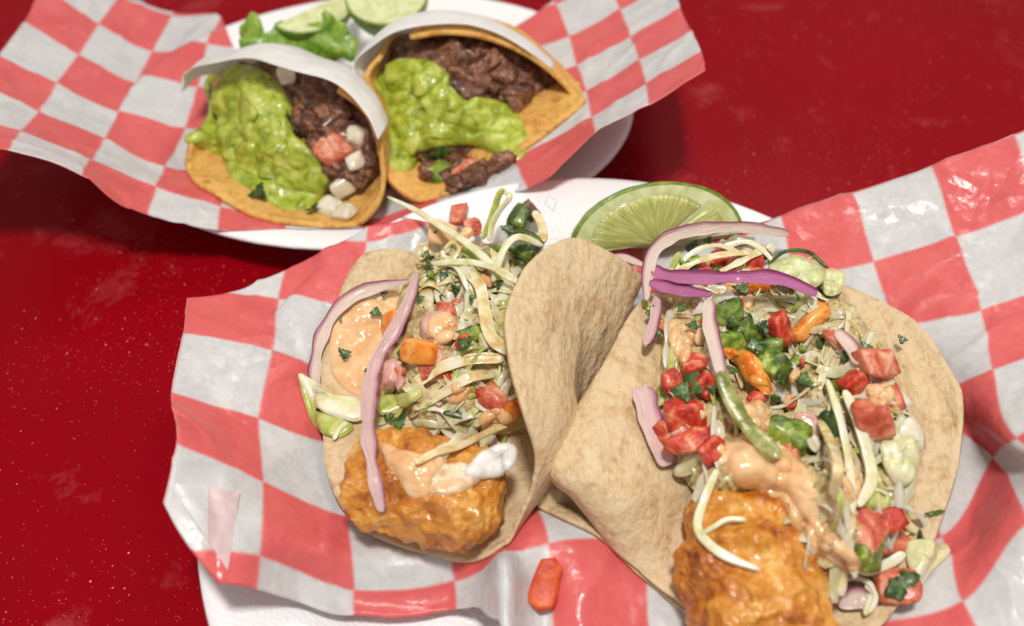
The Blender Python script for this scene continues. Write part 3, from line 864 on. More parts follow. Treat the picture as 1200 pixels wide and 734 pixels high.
T2B = [(621, 572, 2.7), (640, 606, 2.1), (700, 646, 2.0), (768, 695, 2.0), (845, 747, 2.0), (930, 775, 2.0), (1010, 740, 2.3), (1060, 660, 2.9), (1085, 578, 3.5),
       (1095, 490, 4.1), (1080, 440, 4.2), (1030, 385, 4.0), (975, 352, 3.4), (900, 335, 3.0), (820, 335, 3.0), (755, 366, 3.3), (712, 440, 3.2), (662, 510, 3.0)]
tortilla(T2B, (880, 560, 1.7), {k: (0, 0, -.55) for k in (7, 8, 9, 10, 11, 12)}, ['front_paper', 'front_plate'], 'taco2', M['tortilla'],
         'outer pale corn tortilla, wide open, its browned lip showing below a second tortilla', t=.12, seed=5.0)
T2A = [(643, 562, 3.4), (672, 588, 3.1), (703, 622, 2.9), (764, 684, 2.5), (838, 735, 2.4), (915, 765, 2.4), (1020, 745, 2.6), (1080, 665, 3.1), (1116, 580, 3.9),
       (1131, 492, 4.5), (1112, 428, 4.6), (1062, 368, 4.4), (985, 337, 3.8), (900, 325, 3.3), (820, 325, 3.3), (750, 354, 4.1), (704, 436, 3.9), (655, 510, 3.7)]
tortilla(T2A, (880, 560, 2.1), {0: (712, 545, 4.3), 1: (736, 580, 4.0), 2: (760, 604, 3.5), 3: (800, 630, 2.8), 17: (732, 502, 4.4), 16: (762, 470, 4.1), **{k: (0, 0, -.5) for k in (7, 8, 9, 10, 11, 12)}},
         ['taco2', 'front_paper'], 'taco2', M['tortilla'], 'inner pale corn tortilla, wide open, holding fish, tomato and purple onion', t=.12, gap=.13, seed=9.0, wob=.22)

def lay(name, V, F, mat, key, **kw):
    SUP.add(key, V, F); return build(name, V, F, mat, **kw)

def fish(path, ry, rz, seed, amp, key, label):
    V, F = fritter(path, ry, rz, 5, seed, amp); SUP.add(key, V, F)
    V, F = fritter(path, ry, rz, 7, seed, amp)
    return build('fried_fish_fillet', V, F, M['batter'], label=label, cat='fish')
fish1 = fish([P(410, 558, 3.3), P(455, 566, 3.35), P(520, 578, 3.4), P(586, 572, 3.5)], 1.6, 1.25, 3.0, .17, 'fill1', 'golden battered fish piece with white flesh showing at its broken side')
fish([P(868, 572, 3.5), P(884, 630, 3.7), P(895, 700, 3.6), P(905, 790, 3.4)], 1.85, 1.3, 14.0, .19, 'fill2', 'large golden battered fish piece jutting out of the open taco')

# white flesh where the first piece is broken open
V, F, _ = pool([(541, 558), (552, 542), (572, 528), (592, 520), (606, 524), (604, 544), (588, 556), (566, 563)], ['fill1'], .26, nr=16, nt=60, lump=.25, lf=1.2, seed=4, sm=4, power=5)
build('fish_flake', V, F, M['fish'], parent=fish1, label='white flaky fish flesh')
V, F, _ = pool([(494, 566), (508, 548), (535, 540), (558, 548), (566, 562), (548, 576), (520, 582), (502, 578)], ['fill1'], .12, nr=14, nt=60, lump=.8, lf=2.2, seed=9, sm=4, power=5)
build('fish_flake', V, F, M['fish_wet'], parent=fish1, label='glassy fish flesh under the batter')

# ------------------------------------------------------------------ slaw masses the toppings lie in
V, F, top = pool([(468, 345), (500, 312), (560, 298), (640, 310), (655, 420), (640, 500), (570, 515), (480, 495), (452, 430)], ['taco1_floor', 'front_paper', 'fill1'], 1.7, lump=.55, lf=1.1, seed=4, direction='z', sm=12)
lay('slaw_mass', V, F, M['slaw'], 'fill1', label='dressed slaw packed into the folded fish taco', cat='slaw', kind='stuff')
V, F, top = pool([(772, 376), (800, 346), (860, 336), (950, 350), (1022, 415), (1062, 505), (1064, 600), (1020, 670), (975, 690), (955, 610), (900, 575), (810, 580), (772, 490)], ['taco2', 'fill2'], 2.2, lump=.5, lf=1.1, seed=12, direction='z', sm=12, center=(920, 490))
lay('slaw_mass', V, F, M['slaw'], 'fill2', label='dressed slaw packed into the open fish taco', cat='slaw', kind='stuff')

# ------------------------------------------------------------------ back tacos
def roll(rim, axis, length, scales, name, key, mat, t, label, cat, drop=(0, 0, 0, 0), keys=None, wob=.08, seed=0.0, nu=110, nv=26, lift=0.0):
    R = np.array([P(*q) for q in rim]); c = R.mean(0); ax = np.asarray(axis, float); ax /= np.linalg.norm(ax)
    G = []
    for k, s in enumerate(scales):
        f = k / (len(scales) - 1)
        G.append(c + (R - c) * s + ax * length * f + np.array([0, 0, drop[k]]))
    G = np.array(G)
    I, J = np.meshgrid(np.linspace(0, len(scales) - 1, nv), np.linspace(0, len(R) - 1, nu), indexing='ij')
    V = bicubic(G, I, J).reshape(-1, 3)
    for q in range(len(V)): V[q] += wob * np.array([noi(V[q], .5, seed), noi(V[q], .5, seed + 3), noi(V[q], .5, seed + 6)])
    if keys: V = rest_above(V, keys, t * .6)
    F = grid_faces(nv, nu)
    W, FF = shell(V, F, t)
    SUP.add(key, W, FF)
    return build(name, W, FF, mat, label=label, cat=cat), R, ax

B1 = [(222, 168, 2.2), (218, 200, 1.6), (245, 236, 1.4), (305, 262, 1.35), (372, 271, 1.4), (418, 264, 1.6), (444, 236, 2.3), (449, 195, 3.3), (440, 155, 4.3), (420, 124, 5.0), (395, 106, 5.3)]
_, R1, ax1 = roll(B1, (.12, 1, -.02), 7.0, (1, .9, .72, .5), 'tortilla', 'b1', M['tortilla_yellow'], .2,
     'yellow corn tortilla rolled in a white paper cone, dripping guacamole over its front lip', 'tortilla', drop=(0, -.4, -1.1, -2.0), keys=['back_paper', 'back_plate'], seed=3)
S1 = [(444, 165, 4.5), (428, 132, 5.2), (396, 103, 5.75), (345, 85, 5.95), (290, 67, 5.8), (250, 74, 5.1), (216, 85, 4.4), (212, 108, 3.7)]
roll(S1, (.15, 1, -.05), 4.6, (1, .98, .8, .5), 'wrapping_paper', 'b1', M['wrap'], .03, 'white paper cone folded over the taco beside the lime pieces', 'paper', drop=(0, -.35, -1.1, -2.0), seed=8, wob=.16)

B2 = [(446, 66, 4.9), (430, 92, 4.4), (436, 150, 3.2), (452, 204, 2.2), (482, 233, 1.7), (530, 236, 1.55), (585, 220, 1.6), (640, 190, 1.9), (676, 160, 2.3), (684, 138, 2.8), (668, 106, 3.7), (625, 68, 4.9), (575, 46, 5.5), (525, 39, 5.7), (480, 44, 5.5)]
_, R2, ax2 = roll(B2, (.0, 1, -.02), 7.0, (1, .92, .74, .5), 'tortilla', 'b2', M['tortilla_yellow'], .2,
     'yellow corn tortilla rolled wide open, packed with guacamole and dark meat', 'tortilla', drop=(0, -.4, -1.1, -2.0), keys=['back_paper', 'back_plate'], seed=13)
S2 = [(440, 158, 3.4), (424, 112, 4.4), (416, 76, 5.2), (442, 48, 5.7), (482, 32, 6.0), (530, 27, 6.1), (578, 36, 5.9), (618, 62, 5.2), (650, 84, 4.4)]
roll(S2, (.0, 1, -.05), 4.4, (1, .98, .8, .5), 'wrapping_paper', 'b2', M['wrap'], .03, 'white paper cone round the back of the wide open guacamole taco', 'paper', drop=(0, -.35, -1.1, -2.0), seed=18, wob=.16)

def filling(R, ax, depth, bulge, key, label, seed, closed_pts=None):
    c = R.mean(0)
    view = -ray(*[0, 0]) if False else None
    rim = c + (R - c) * .80 + ax * depth + np.array([0, 0, -.25])
    if closed_pts is not None: rim = np.vstack([rim, c + (closed_pts - c) * .86 + ax * depth + np.array([0, 0, -.25])])
    cc = rim.mean(0) + np.array([0, -bulge * .6, bulge * .4])
    mid = (rim + cc) / 2 + np.array([0, -bulge * .25, bulge * .25])
    V, F = polar_disc(cc, mid, rim, nr=30, nt=120)
    N = vnormals(V, F)
    if N[0][1] > 0: N = -N; F = [tuple(reversed(f)) for f in F]
    for q in range(len(V)):
        V[q] += N[q] * (.22 * fbm(V[q], 1.3, seed, 4) + .15 * max(0, 1 - abs(noi(V[q], 2.0, seed)) * 3))
    W, FF = shell(V, F, .3)
    SUP.add(key, W, FF)
    build('meat_filling', W, FF, M['beef'], label=label, cat='meat')
filling(R1, ax1, 2.1, .9, 'f1', 'chopped dark meat filling the taco beside the lime pieces', 2.0,
        np.array([P(*q) for q in [(345, 95, 5.0), (285, 85, 4.6), (240, 100, 3.9), (222, 130, 3.0)]]))
filling(R2, ax2, 2.0, .9, 'f2', 'chopped dark meat filling the wide open guacamole taco', 6.0)

V, F, _ = pool([(236, 98), (262, 78), (300, 76), (332, 100), (345, 140), (342, 166), (370, 168), (388, 195), (384, 228), (362, 246), (338, 250), (312, 238), (290, 222), (268, 210), (258, 184), (228, 172), (210, 164), (236, 146), (244, 122)],
     ['f1', 'b1'], .55, lump=.7, lf=.8, seed=3, sm=10, center=(300, 165), nt=150, nr=34, direction='n')
lay('guacamole', V, F, M['guac'], 'g1', label='guacamole spilling over the front lip of the paper-wrapped taco', cat='guacamole')
V, F, _ = pool([(442, 84), (475, 66), (512, 74), (536, 96), (548, 112), (578, 116), (606, 128), (622, 160), (614, 186), (585, 184), (556, 172), (520, 174), (494, 180), (486, 200), (462, 203), (446, 172), (438, 120)],
     ['f2', 'b2'], .55, lump=.7, lf=.8, seed=23, sm=10, center=(500, 130), nt=150, nr=34)
lay('guacamole', V, F, M['guac'], 'g2', label='thick guacamole spread across the mouth of the wide open taco', cat='guacamole')
# ------------------------------------------------------------------ toppings
def on(px, py, keys, lift=0.0):
    h, n = SUP.hit(px, py, keys)
    low = 4.1 if (keys is K2 and 740 < px < 1000 and py < 345) else (3.7 if (keys is K1 and 480 < px < 660 and py < 312) else 0)
    if h is None or h[2] < low: h, n = P(px, py, low or 2.0), np.array([0, -.3, .95])
    return h + np.array([0, 0, lift]), n

K1 = ['fill1', 'taco1_floor', 'front_paper', 'front_plate', 'table']
K2 = ['fill2', 'taco2', 'front_paper', 'front_plate', 'table']
def strip(name, path, width, thick, mat, keys, label, cat, group=None, up=(0, -.35, 1), cup=.0, twist=0.0, lift=.12, add=None, taper=.2, jag=.15, sm=2, tips=(.35, .35)):
    pts = []
    for q in path:
        if len(q) == 4: pts.append(P(q[0], q[1], q[3])); continue            # height known
        pts.append(on(q[0], q[1], keys, lift + (q[2] if len(q) > 2 else 0))[0])
    pts = np.array(pts)
    for _ in range(sm):
        z = pts.copy()
        for i in range(1, len(pts) - 1): z[i] = pts[i] * .5 + (pts[i - 1] + pts[i + 1]) * .25
        # smoothing keeps the piece on its pixel track: only the depth along the view changes
        for i in range(len(pts)):
            d = pts[i] - CAM; d /= np.linalg.norm(d); pts[i] = pts[i] + d * min(.03, (z[i] - pts[i]) @ d)
    V, F, UV = ribbon(pts, width, thick, up, cup, twist, taper=taper, jag=jag, seed=random.uniform(0, 50), tips=tips)
    if add: SUP.add(add, V, F)
    return build(name, V, F, mat, label=label, cat=cat, group=group, uv=UV)

def lump(name, px, py, size, mat, keys, label, cat, group=None, spin=None, tilt=None, sq=.62, add=None, lift=None, rough=.1):
    h, n = on(px, py, keys)
    n = n * .6 + np.array([0, -.2, .4]); n /= np.linalg.norm(n)
    c = h + n * (size[2] * .28 if lift is None else lift)
    V, F = dice(c, size, n, spin, tilt, None, sq, rough)
    if keys is K2 or keys is K1: SUP.items.setdefault('late2' if keys is K2 else 'late1', []).append((V, F))
    return build(name, V, F, mat, label=label, cat=cat, group=group)

def inside(poly, x, y):
    c = False; j = len(poly) - 1
    for i in range(len(poly)):
        (xi, yi), (xj, yj) = poly[i], poly[j]
        if (yi > y) != (yj > y) and x < (xj - xi) * (y - yi) / (yj - yi) + xi: c = not c
        j = i
    return c
def rand_in(poly):
    xs, ys = zip(*poly)
    while True:
        x, y = random.uniform(min(xs), max(xs)), random.uniform(min(ys), max(ys))
        if inside(poly, x, y): return x, y

def shreds(poly, count, keys, mats, where, group, length=(1.2, 3.0), width=(.09, .28), arch=.35, bias=None, lift=.05, base=None):
    for k in range(count):
        px, py = rand_in(poly)
        h, n = SUP.hit(px, py, keys)
        if h is None: continue
        L = random.uniform(*length); a = random.uniform(0, 6.28) if bias is None else random.gauss(bias, .7)
        bend = random.uniform(-1.1, 1.1); m = 6; ar = random.uniform(0, arch)
        d = a - bend / 2; p = h[:2] - np.array([math.cos(a), math.sin(a)]) * L / 2
        pts = []
        for i in range(m):
            z = SUP.drop(p[0], p[1], base or keys)
            if z is None or abs(z - h[2]) > 1.1: z = h[2] if z is None or z > h[2] else max(z, h[2] - 1.1)
            pts.append((p[0], p[1], z + lift + ar * math.sin(math.pi * i / (m - 1)) + random.uniform(-.06, .06)))
            d += bend / (m - 1); p = p + np.array([math.cos(d), math.sin(d)]) * L / (m - 1)
        pts = np.array(pts)
        for i in range(1, m - 1): pts[i, 2] = pts[i, 2] * .5 + .25 * (pts[i - 1, 2] + pts[i + 1, 2])
        V, F, UV = ribbon(pts, random.uniform(*width) * random.choice((.7, 1, 1, 1.5)), random.uniform(.025, .05), (random.uniform(-.5, .5), random.uniform(-.6, .2), 1), random.uniform(-.4, .4),
                          random.uniform(-1.2, 1.2), n=14, taper=.14, k=8, tips=(.6, .6), jag=.9, seed=random.uniform(0, 90))
        if keys is K2 or keys is K1: SUP.items.setdefault('late2' if keys is K2 else 'late1', []).append((V, F))
        mt = random.choice(mats)
        look = {'white_cabbage': 'white', 'sauced_cabbage': 'sauce-coated tan', 'green_cabbage_leaf': 'pale green', 'white_onion': 'translucent'}[mt.name]
        build('cabbage_shred', V, F, mt, label=look + ' ' + where, cat='cabbage', group=look + ' ' + group, uv=UV)

# ---- folded fish taco
V, F, _ = pool([(394, 450), (384, 405), (400, 364), (440, 346), (486, 346), (486, 400), (462, 440), (436, 470)], ['taco1_floor', 'front_paper'], .22, lump=.6, lf=1.2, seed=31, sm=3, power=4)
lay('cream_sauce', V, F, M['sauce'], 'fill1', label='peach cream sauce spread on the tortilla inside the red onion ring', cat='sauce')
V, F, _ = pool([(446, 520), (476, 528), (508, 536), (528, 536), (514, 560), (500, 583), (480, 584), (468, 566), (452, 548)], ['fill1'], .2, lump=.5, lf=1.2, seed=35, sm=4, power=3)
lay('cream_sauce', V, F, M['sauce'], 'fill1', label='thick drip of peach sauce on the battered fish in the folded taco', cat='sauce')

G1 = 'cabbage shreds in the folded fish taco'
L1 = 'cabbage shred among the slaw of the folded fish taco'
poly1 = [(480, 320), (520, 285), (590, 290), (600, 330), (585, 400), (610, 480), (590, 520), (520, 525), (470, 480), (480, 420), (520, 400), (490, 350)]
shreds(poly1, 100, K1, [M['cabbage_sauced'], M['cabbage'], M['cabbage'], M['cabbage_green']], L1, G1, arch=.4, width=(.14, .46), length=(.9, 2.4))

W1 = ('cabbage_shred', .24, .09, M['cabbage'])
def cab1(path, label, w=.24, mat=None, **kw):
    return strip('cabbage_shred', path, w, .09, mat or M['cabbage'], K1, label, 'cabbage', None, **kw)
cab1([(454, 231, 0, 4.0), (486, 246, 0, 4.2), (514, 264, 0, 4.5), (540, 280, 0, 4.7), (572, 306, 0, 4.9), (590, 322, 0, 4.9), (606, 330, 0, 4.8)], 'longest white cabbage strand, its thin tip reaching past the oval plate', .26, taper=.5, tips=(.15, .8))
cab1([(506, 310, 0, 4.3), (532, 307, 0, 4.6), (560, 309, 0, 4.8), (590, 319, 0, 4.9), (606, 332, 0, 4.8)], 'white cabbage strand lying under the longest strand, both ending at the flap', .24)
cab1([(578, 330, 0, 4.4), (585, 306, 0, 4.9), (595, 286, 0, 5.2), (610, 278, 0, 5.2), (636, 288, 0, 4.6)], 'arched pale green cabbage strand against the top of the folded flap', .26, M['cabbage'])
cab1([(566, 280, 0, 4.0), (577, 252, 0, 4.6), (585, 228, 0, 5.1), (592, 223, 0, 5.2)], 'upright cabbage sliver with a translucent loop, dark half', .26, M['cabbage_green'], up=(.3, -1, .3))
cab1([(592, 224, 0, 5.2), (597, 232, 0, 5.1), (586, 246, 0, 4.7), (577, 262, 0, 4.4), (573, 282, 0, 4.1)], 'upright cabbage sliver with a translucent loop, light half', .24, M['cabbage'], up=(.3, -1, .3))
cab1([(626, 248, 0, 4.4), (634, 262, 0, 4.4), (638, 284, 0, 4.2)], 'stubby yellow cabbage tip standing behind the folded flap', .32, M['cabbage_sauced'])
cab1([(545, 318, 0, 4.5), (562, 335, 0, 4.6), (568, 366, 0, 4.6), (576, 396, 0, 4.5), (598, 414, 0, 4.4)], 'broad curved cabbage ribbon running down beside the flap', .42, M['cabbage_sauced'], cup=.2)
cab1([(478, 462, .1), (505, 446, .25), (530, 436, .3), (560, 430, .3), (590, 428, .2)], 'wide sauced cabbage ribbon across the middle of the folded taco', .4, M['cabbage_sauced'], cup=.25)
cab1([(486, 484, .1), (520, 470, .3), (552, 452, .3), (580, 446, .2)], 'sauced cabbage ribbon just above the battered fish of the folded taco', .34, M['cabbage_sauced'], cup=.2)
cab1([(392, 518, .0), (398, 508, .1), (408, 500, .1)], 'tiny white cabbage end at the corner of the battered fish', .16)
cab1([(488, 548, .1), (510, 536, .12), (540, 528, .14), (575, 512, .2), (600, 502, .2)], 'thin sauced cabbage strand lying along the top of the broken fish', .22, M['cabbage_sauced'])

# red onion
strip('red_onion_strip', [(373, 470), (370, 440), (377, 402), (394, 370), (418, 350), (448, 340), (480, 334)], .46, .05, M['onion_ring'], K1, 'pale red onion ring curving round the peach sauce', 'onion', lift=.2, up=(.0, -.5, 1), taper=.42, tips=(.3, .3), cup=.22, jag=.4)
strip('red_onion_strip', [(490, 336, .5), (482, 362, .4), (464, 398, .3), (444, 432, .3), (435, 470, .3), (434, 520, .25), (440, 565, .2), (449, 606, .15)], .5, .05, M['onion_rosy'], K1, 'long rosy onion strip hanging down over the battered fish', 'onion', lift=.18, up=(.2, -.5, 1), taper=.42, tips=(.3, .3), cup=.22, jag=.4)
# pale green leaf wedge at the left
def wedge(outline, keys, thick, mat, name, label, cat, seed, lift=.25):
    V, F, _ = pool(outline, keys, thick, nr=14, nt=70, lump=.3, lf=1.0, seed=seed, sm=4, power=4, sink=.02)
    V = V + np.array([0, 0, lift]); build(name, V, F, mat, label=label, cat=cat)
wedge([(349, 440), (368, 456), (392, 470), (420, 474), (436, 488), (420, 500), (396, 494), (376, 486), (360, 466)], K1, .18, M['cabbage'], 'cabbage_piece', 'cream cabbage leaf with a pointed tip poking out of the folded taco', 'cabbage', 3)
wedge([(348, 440), (358, 466), (374, 488), (396, 498), (418, 502), (398, 516), (376, 508), (362, 488)], K1, .16, M['cabbage_green'], 'cabbage_piece', 'green cabbage leaf edge under the cream pointed leaf', 'cabbage', 5, .08)
wedge([(444, 470), (470, 466), (500, 462), (482, 480), (456, 492), (442, 488)], K1, .16, M['cabbage_green'], 'cabbage_piece', 'light green cabbage scrap right of the hanging onion strip', 'cabbage', 7)

D1 = [  # px, py, size cm, material, name, label
    (466, 382, (.85, .75, .6), 'carrot', 'pepper_cube', 'orange pepper cube touching the end of the red onion ring'),
    (490, 412, (.8, 1.15, .6), 'carrot', 'pepper_cube', 'orange pepper piece against the pink slaw'),
    (505, 428, (1.0, 1.15, .6), 'tomato_pale', 'tomato_piece', 'pale red tomato chunk in the middle of the folded taco'),
    (508, 380, (1.0, .8, .6), 'onion_pink', 'onion_piece', 'pink crumpled onion piece in the slaw of the folded taco'),
    (520, 368, (.8, .6, .5), 'tomato_pale', 'tomato_piece', 'small pink tomato bit above the pink crumpled onion'),
    (464, 440, (.75, .95, .6), 'onion_pink', 'onion_piece', 'browned onion cube beside the hanging onion strip'),
    (580, 470, (.95, .85, .6), 'tomato_pale', 'tomato_piece', 'salmon tomato cube just above the white fish flesh'),
    (600, 478, (.6, .8, .5), 'carrot', 'pepper_cube', 'orange bit wedged between tomato cube and flap'),
    (536, 262, (.9, .6, .5), 'tomato_pale', 'tomato_piece', 'brownish tomato bit at the far end of the folded taco'),
    (516, 280, (1.0, .9, .4), 'sauce', 'onion_piece', 'sauce-coated onion piece at the far end of the folded taco'),
    (553, 275, (.6, .6, .4), 'tomato_pale', 'tomato_piece', 'tiny tomato bit between the far strands'),
    (608, 264, (1.0, .8, .7), 'pepper_dark', 'jalapeno_piece', 'dark green jalapeno chunk behind the flap'),
    (620, 258, (.7, .6, .6), 'beef', 'jalapeno_piece', 'dark reddish pepper bit on the jalapeno chunk'),
    (610, 300, (1.1, 1.2, .6), 'pepper_dark', 'jalapeno_piece', 'green pepper piece under the arched strand'),
    (545, 395, (.5, 1.0, .4), 'pepper', 'jalapeno_piece', 'slim green pepper sliver in the middle of the folded taco'),
]
for px, py, sz, m_, nm, lb in D1:
    lump(nm, px, py, sz, M[m_], K1 if py > 305 else ['fill1', 'taco1_floor', 'front_paper', 'front_plate'], lb, {'pepper_cube': 'pepper', 'tomato_piece': 'tomato', 'onion_piece': 'onion', 'jalapeno_piece': 'pepper'}[nm],
         lift=.25 if py > 305 else .8)
strip('onion_ring', [(520, 292, 0, 4.3), (531, 284, 0, 4.5), (538, 292, 0, 4.5), (531, 303, 0, 4.4), (521, 301, 0, 4.3), (518, 294, 0, 4.3)], .16, .08, M['cabbage_sauced'], K1, 'small curled tan onion ring near the far edge of the folded taco', 'onion')

GC1 = 'cilantro bits in the folded fish taco'
for k, (px, py, sz) in enumerate([(442, 372, .55), (405, 420, .55), (450, 350, .4), (503, 318, .5), (520, 330, .5), (545, 408, .7), (556, 395, .6), (560, 360, .5), (468, 500, .8), (455, 492, .5), (510, 275, .45), (500, 305, .4), (595, 275, .6), (610, 310, .6), (585, 340, .5), (575, 350, .6), (492, 356, .4), (535, 345, .5), (400, 380, .2), (430, 440, .2)]):
    h, n = on(px, py, K1, .28)
    leaf(h, n * .5 + np.array([0, -.3, .5]), sz, random.uniform(0, 6), M['cilantro'], 'cilantro_leaf', 'dark chopped cilantro scrap on the folded fish taco', 'cilantro', GC1, seed=k * 3.1)
strip('chive_sliver', [(520, 492, .25), (534, 494, .28), (552, 500, .25)], .2, .1, M['cilantro'], K1, 'short dark green stem lying above the broken fish', 'cilantro')

# ---- open fish taco
G2 = 'cabbage shreds in the open fish taco'
L2 = 'cabbage shred among the slaw of the open fish taco'
poly2 = [(765, 350), (830, 300), (930, 320), (985, 380), (1040, 440), (1060, 520), (1060, 620), (1000, 690), (960, 640), (950, 560), (820, 550), (770, 500)]
shreds(poly2, 110, K2, [M['cabbage'], M['cabbage'], M['cabbage_sauced'], M['cabbage_green'], M['onion_white']], L2, G2, arch=.4, width=(.12, .4), length=(1.0, 2.6))
poly2b = [(960, 400), (1010, 420), (1050, 480), (1060, 560), (1055, 640), (1000, 680), (970, 620), (955, 500)]
shreds([(800, 330), (860, 305), (940, 320), (980, 360), (930, 380), (820, 370)], 34, K2, [M['cabbage'], M['cabbage_sauced'], M['onion_white']], L2, G2, arch=.35)
shreds([(930, 350), (990, 385), (1030, 430), (1010, 440), (960, 400)], 16, K2, [M['cabbage'], M['cabbage_sauced']], L2, G2, arch=.3)
shreds(poly2b, 26, K2, [M['cabbage'], M['cabbage'], M['cabbage_sauced'], M['onion_white']], L2, G2, arch=.5, bias=-1.2, lift=.25, length=(1.4, 3.0), width=(.10, .30))

def cab2(path, label, w=.26, mat=None, **kw):
    return strip('cabbage_shred', path, w, .1, mat or M['cabbage'], K2, label, 'cabbage', None, **kw)
cab2([(984, 470, .4), (996, 500, .5), (1008, 540, .5), (1014, 575, .5), (1000, 604, .4)], 'long white cabbage rib curving down the right of the open taco', .34)
cab2([(965, 455, .3), (975, 490, .4), (985, 530, .4), (992, 580, .4), (994, 610, .3)], 'white cabbage rib running beside the long curved rib', .24)
cab2([(958, 500, .2), (968, 530, .4), (976, 560, .4), (970, 590, .3)], 'sauced cabbage fork beside the peach sauce run', .3, M['cabbage_sauced'])
cab2([(965, 640, .3), (985, 660, .3), (1010, 676, .3), (1036, 668, .3), (1054, 656, .3)], 'bent white cabbage rib at the lower edge of the open taco', .3)
cab2([(1020, 575, .3), (1045, 578, .3), (1066, 582, .3)], 'cream cabbage tip pointing at the paper from the open taco', .3)
cab2([(838, 556, .1), (824, 590, .12), (816, 622, .12), (832, 645, .12), (856, 660, .12), (888, 672, .1)], 'forked white cabbage strand draped on the large battered fish, long prong', .26, tips=(.6, .15), taper=.35)
cab2([(820, 632, .14), (836, 622, .14), (852, 614, .14), (872, 614, .12)], 'forked white cabbage strand draped on the large battered fish, short prong', .14)
cab2([(806, 548, .1), (814, 558, .12), (810, 570, .1)], 'hooked white cabbage end below the tomato', .18)
cab2([(842, 575, .1), (850, 566, .12), (856, 574, .1)], 'little white cabbage hook under the sauce edge', .14)
cab2([(1012, 690, .2), (1016, 706, .2), (1010, 726, .2)], 'white cabbage loop next to the large fish, outer turn', .2)
cab2([(975, 690, .2), (995, 684, .25), (1014, 690, .25), (1022, 706, .2), (1014, 724, .2)], 'white cabbage loop next to the large fish, inner turn', .16)
wedge([(1058, 640), (1078, 634), (1108, 640), (1112, 650), (1090, 672), (1074, 690), (1064, 672)], K2, .14, M['cabbage'], 'cabbage_piece', 'translucent cabbage leaf lying on the paper at the lip of the open taco', 'cabbage', 21, .12)
wedge([(1024, 510), (1050, 500), (1066, 520), (1068, 560), (1050, 580), (1034, 560)], K2, .2, M['cabbage'], 'cabbage_piece', 'broad cream cabbage leaf at the right of the open taco', 'cabbage', 23, .35)
wedge([(1000, 560), (1020, 552), (1034, 572), (1040, 600), (1020, 606), (1006, 590)], K2, .2, M['cabbage_green'], 'cabbage_piece', 'yellow green cabbage leaf at the right of the open taco', 'cabbage', 25, .3)

D2 = [
    (806, 436, (1.0, .9, .8), 'tomato', 0), (786, 452, (.8, .7, .6), 'tomato', 0), (820, 452, (.75, .9, .7), 'tomato', 0), (800, 490, (1.3, 1.3, .8), 'tomato', 0),
    (812, 522, (1.4, 1.1, .7), 'tomato', 0), (786, 508, (.8, .9, .6), 'tomato', 0), (830, 530, (.7, .9, .6), 'tomato', 0), (906, 384, (1.1, .95, .8), 'tomato', 0),
    (842, 304, (.7, .6, .5), 'tomato', 0), (824, 322, (1.2, .5, .4), 'tomato', 0), (884, 312, (.8, .7, .5), 'tomato', 0), (985, 402, (1.3, .6, .4), 'tomato_pale', 0),
    (1018, 428, (1.3, 1.1, .8), 'tomato_pale', 0), (1000, 446, (1.0, .9, .7), 'tomato', 0), (1024, 490, (1.1, 1.2, .7), 'tomato_pale', 0), (1048, 470, (.8, .9, .5), 'tomato_pale', 0),
    (1004, 626, (1.3, 1.1, .8), 'tomato_pale', 0), (1028, 606, (1.2, 1.1, .7), 'tomato', 0), (1044, 640, (.9, 1.2, .6), 'tomato_pale', 0), (938, 524, (.9, .9, .7), 'tomato_pale', 0), (888, 470, (.6, .5, .4), 'tomato', 0),
    (1052, 690, (1.2, 1.1, .4), 'tomato_pale', 0),
]
for px, py, sz, m_, _ in D2:
    if px < 850 and py > 400: lb = 'red tomato piece heaped between the broad rosy onion and the green strip'
    elif py < 330: lb = 'small red tomato bit under the pale onion arch'
    elif py > 590: lb = 'tomato piece in the cabbage ribs right of the large battered fish'
    elif px > 980: lb = 'tomato piece with cilantro on the bare right side of the open tortilla'
    elif py < 400: lb = 'deep red tomato cube right of the dark green peppers'
    elif py < 500: lb = 'tiny dark red bit below the orange triangular pepper'
    else: lb = 'red tomato piece beside the brightest lime green pepper cube'
    lump('tomato_piece', px, py, (sz[0] * .88, sz[1] * .88, sz[2] * .9), M[m_], K2, lb, 'tomato', 'tomato: ' + lb, lift=.25, sq=.6, rough=.16)
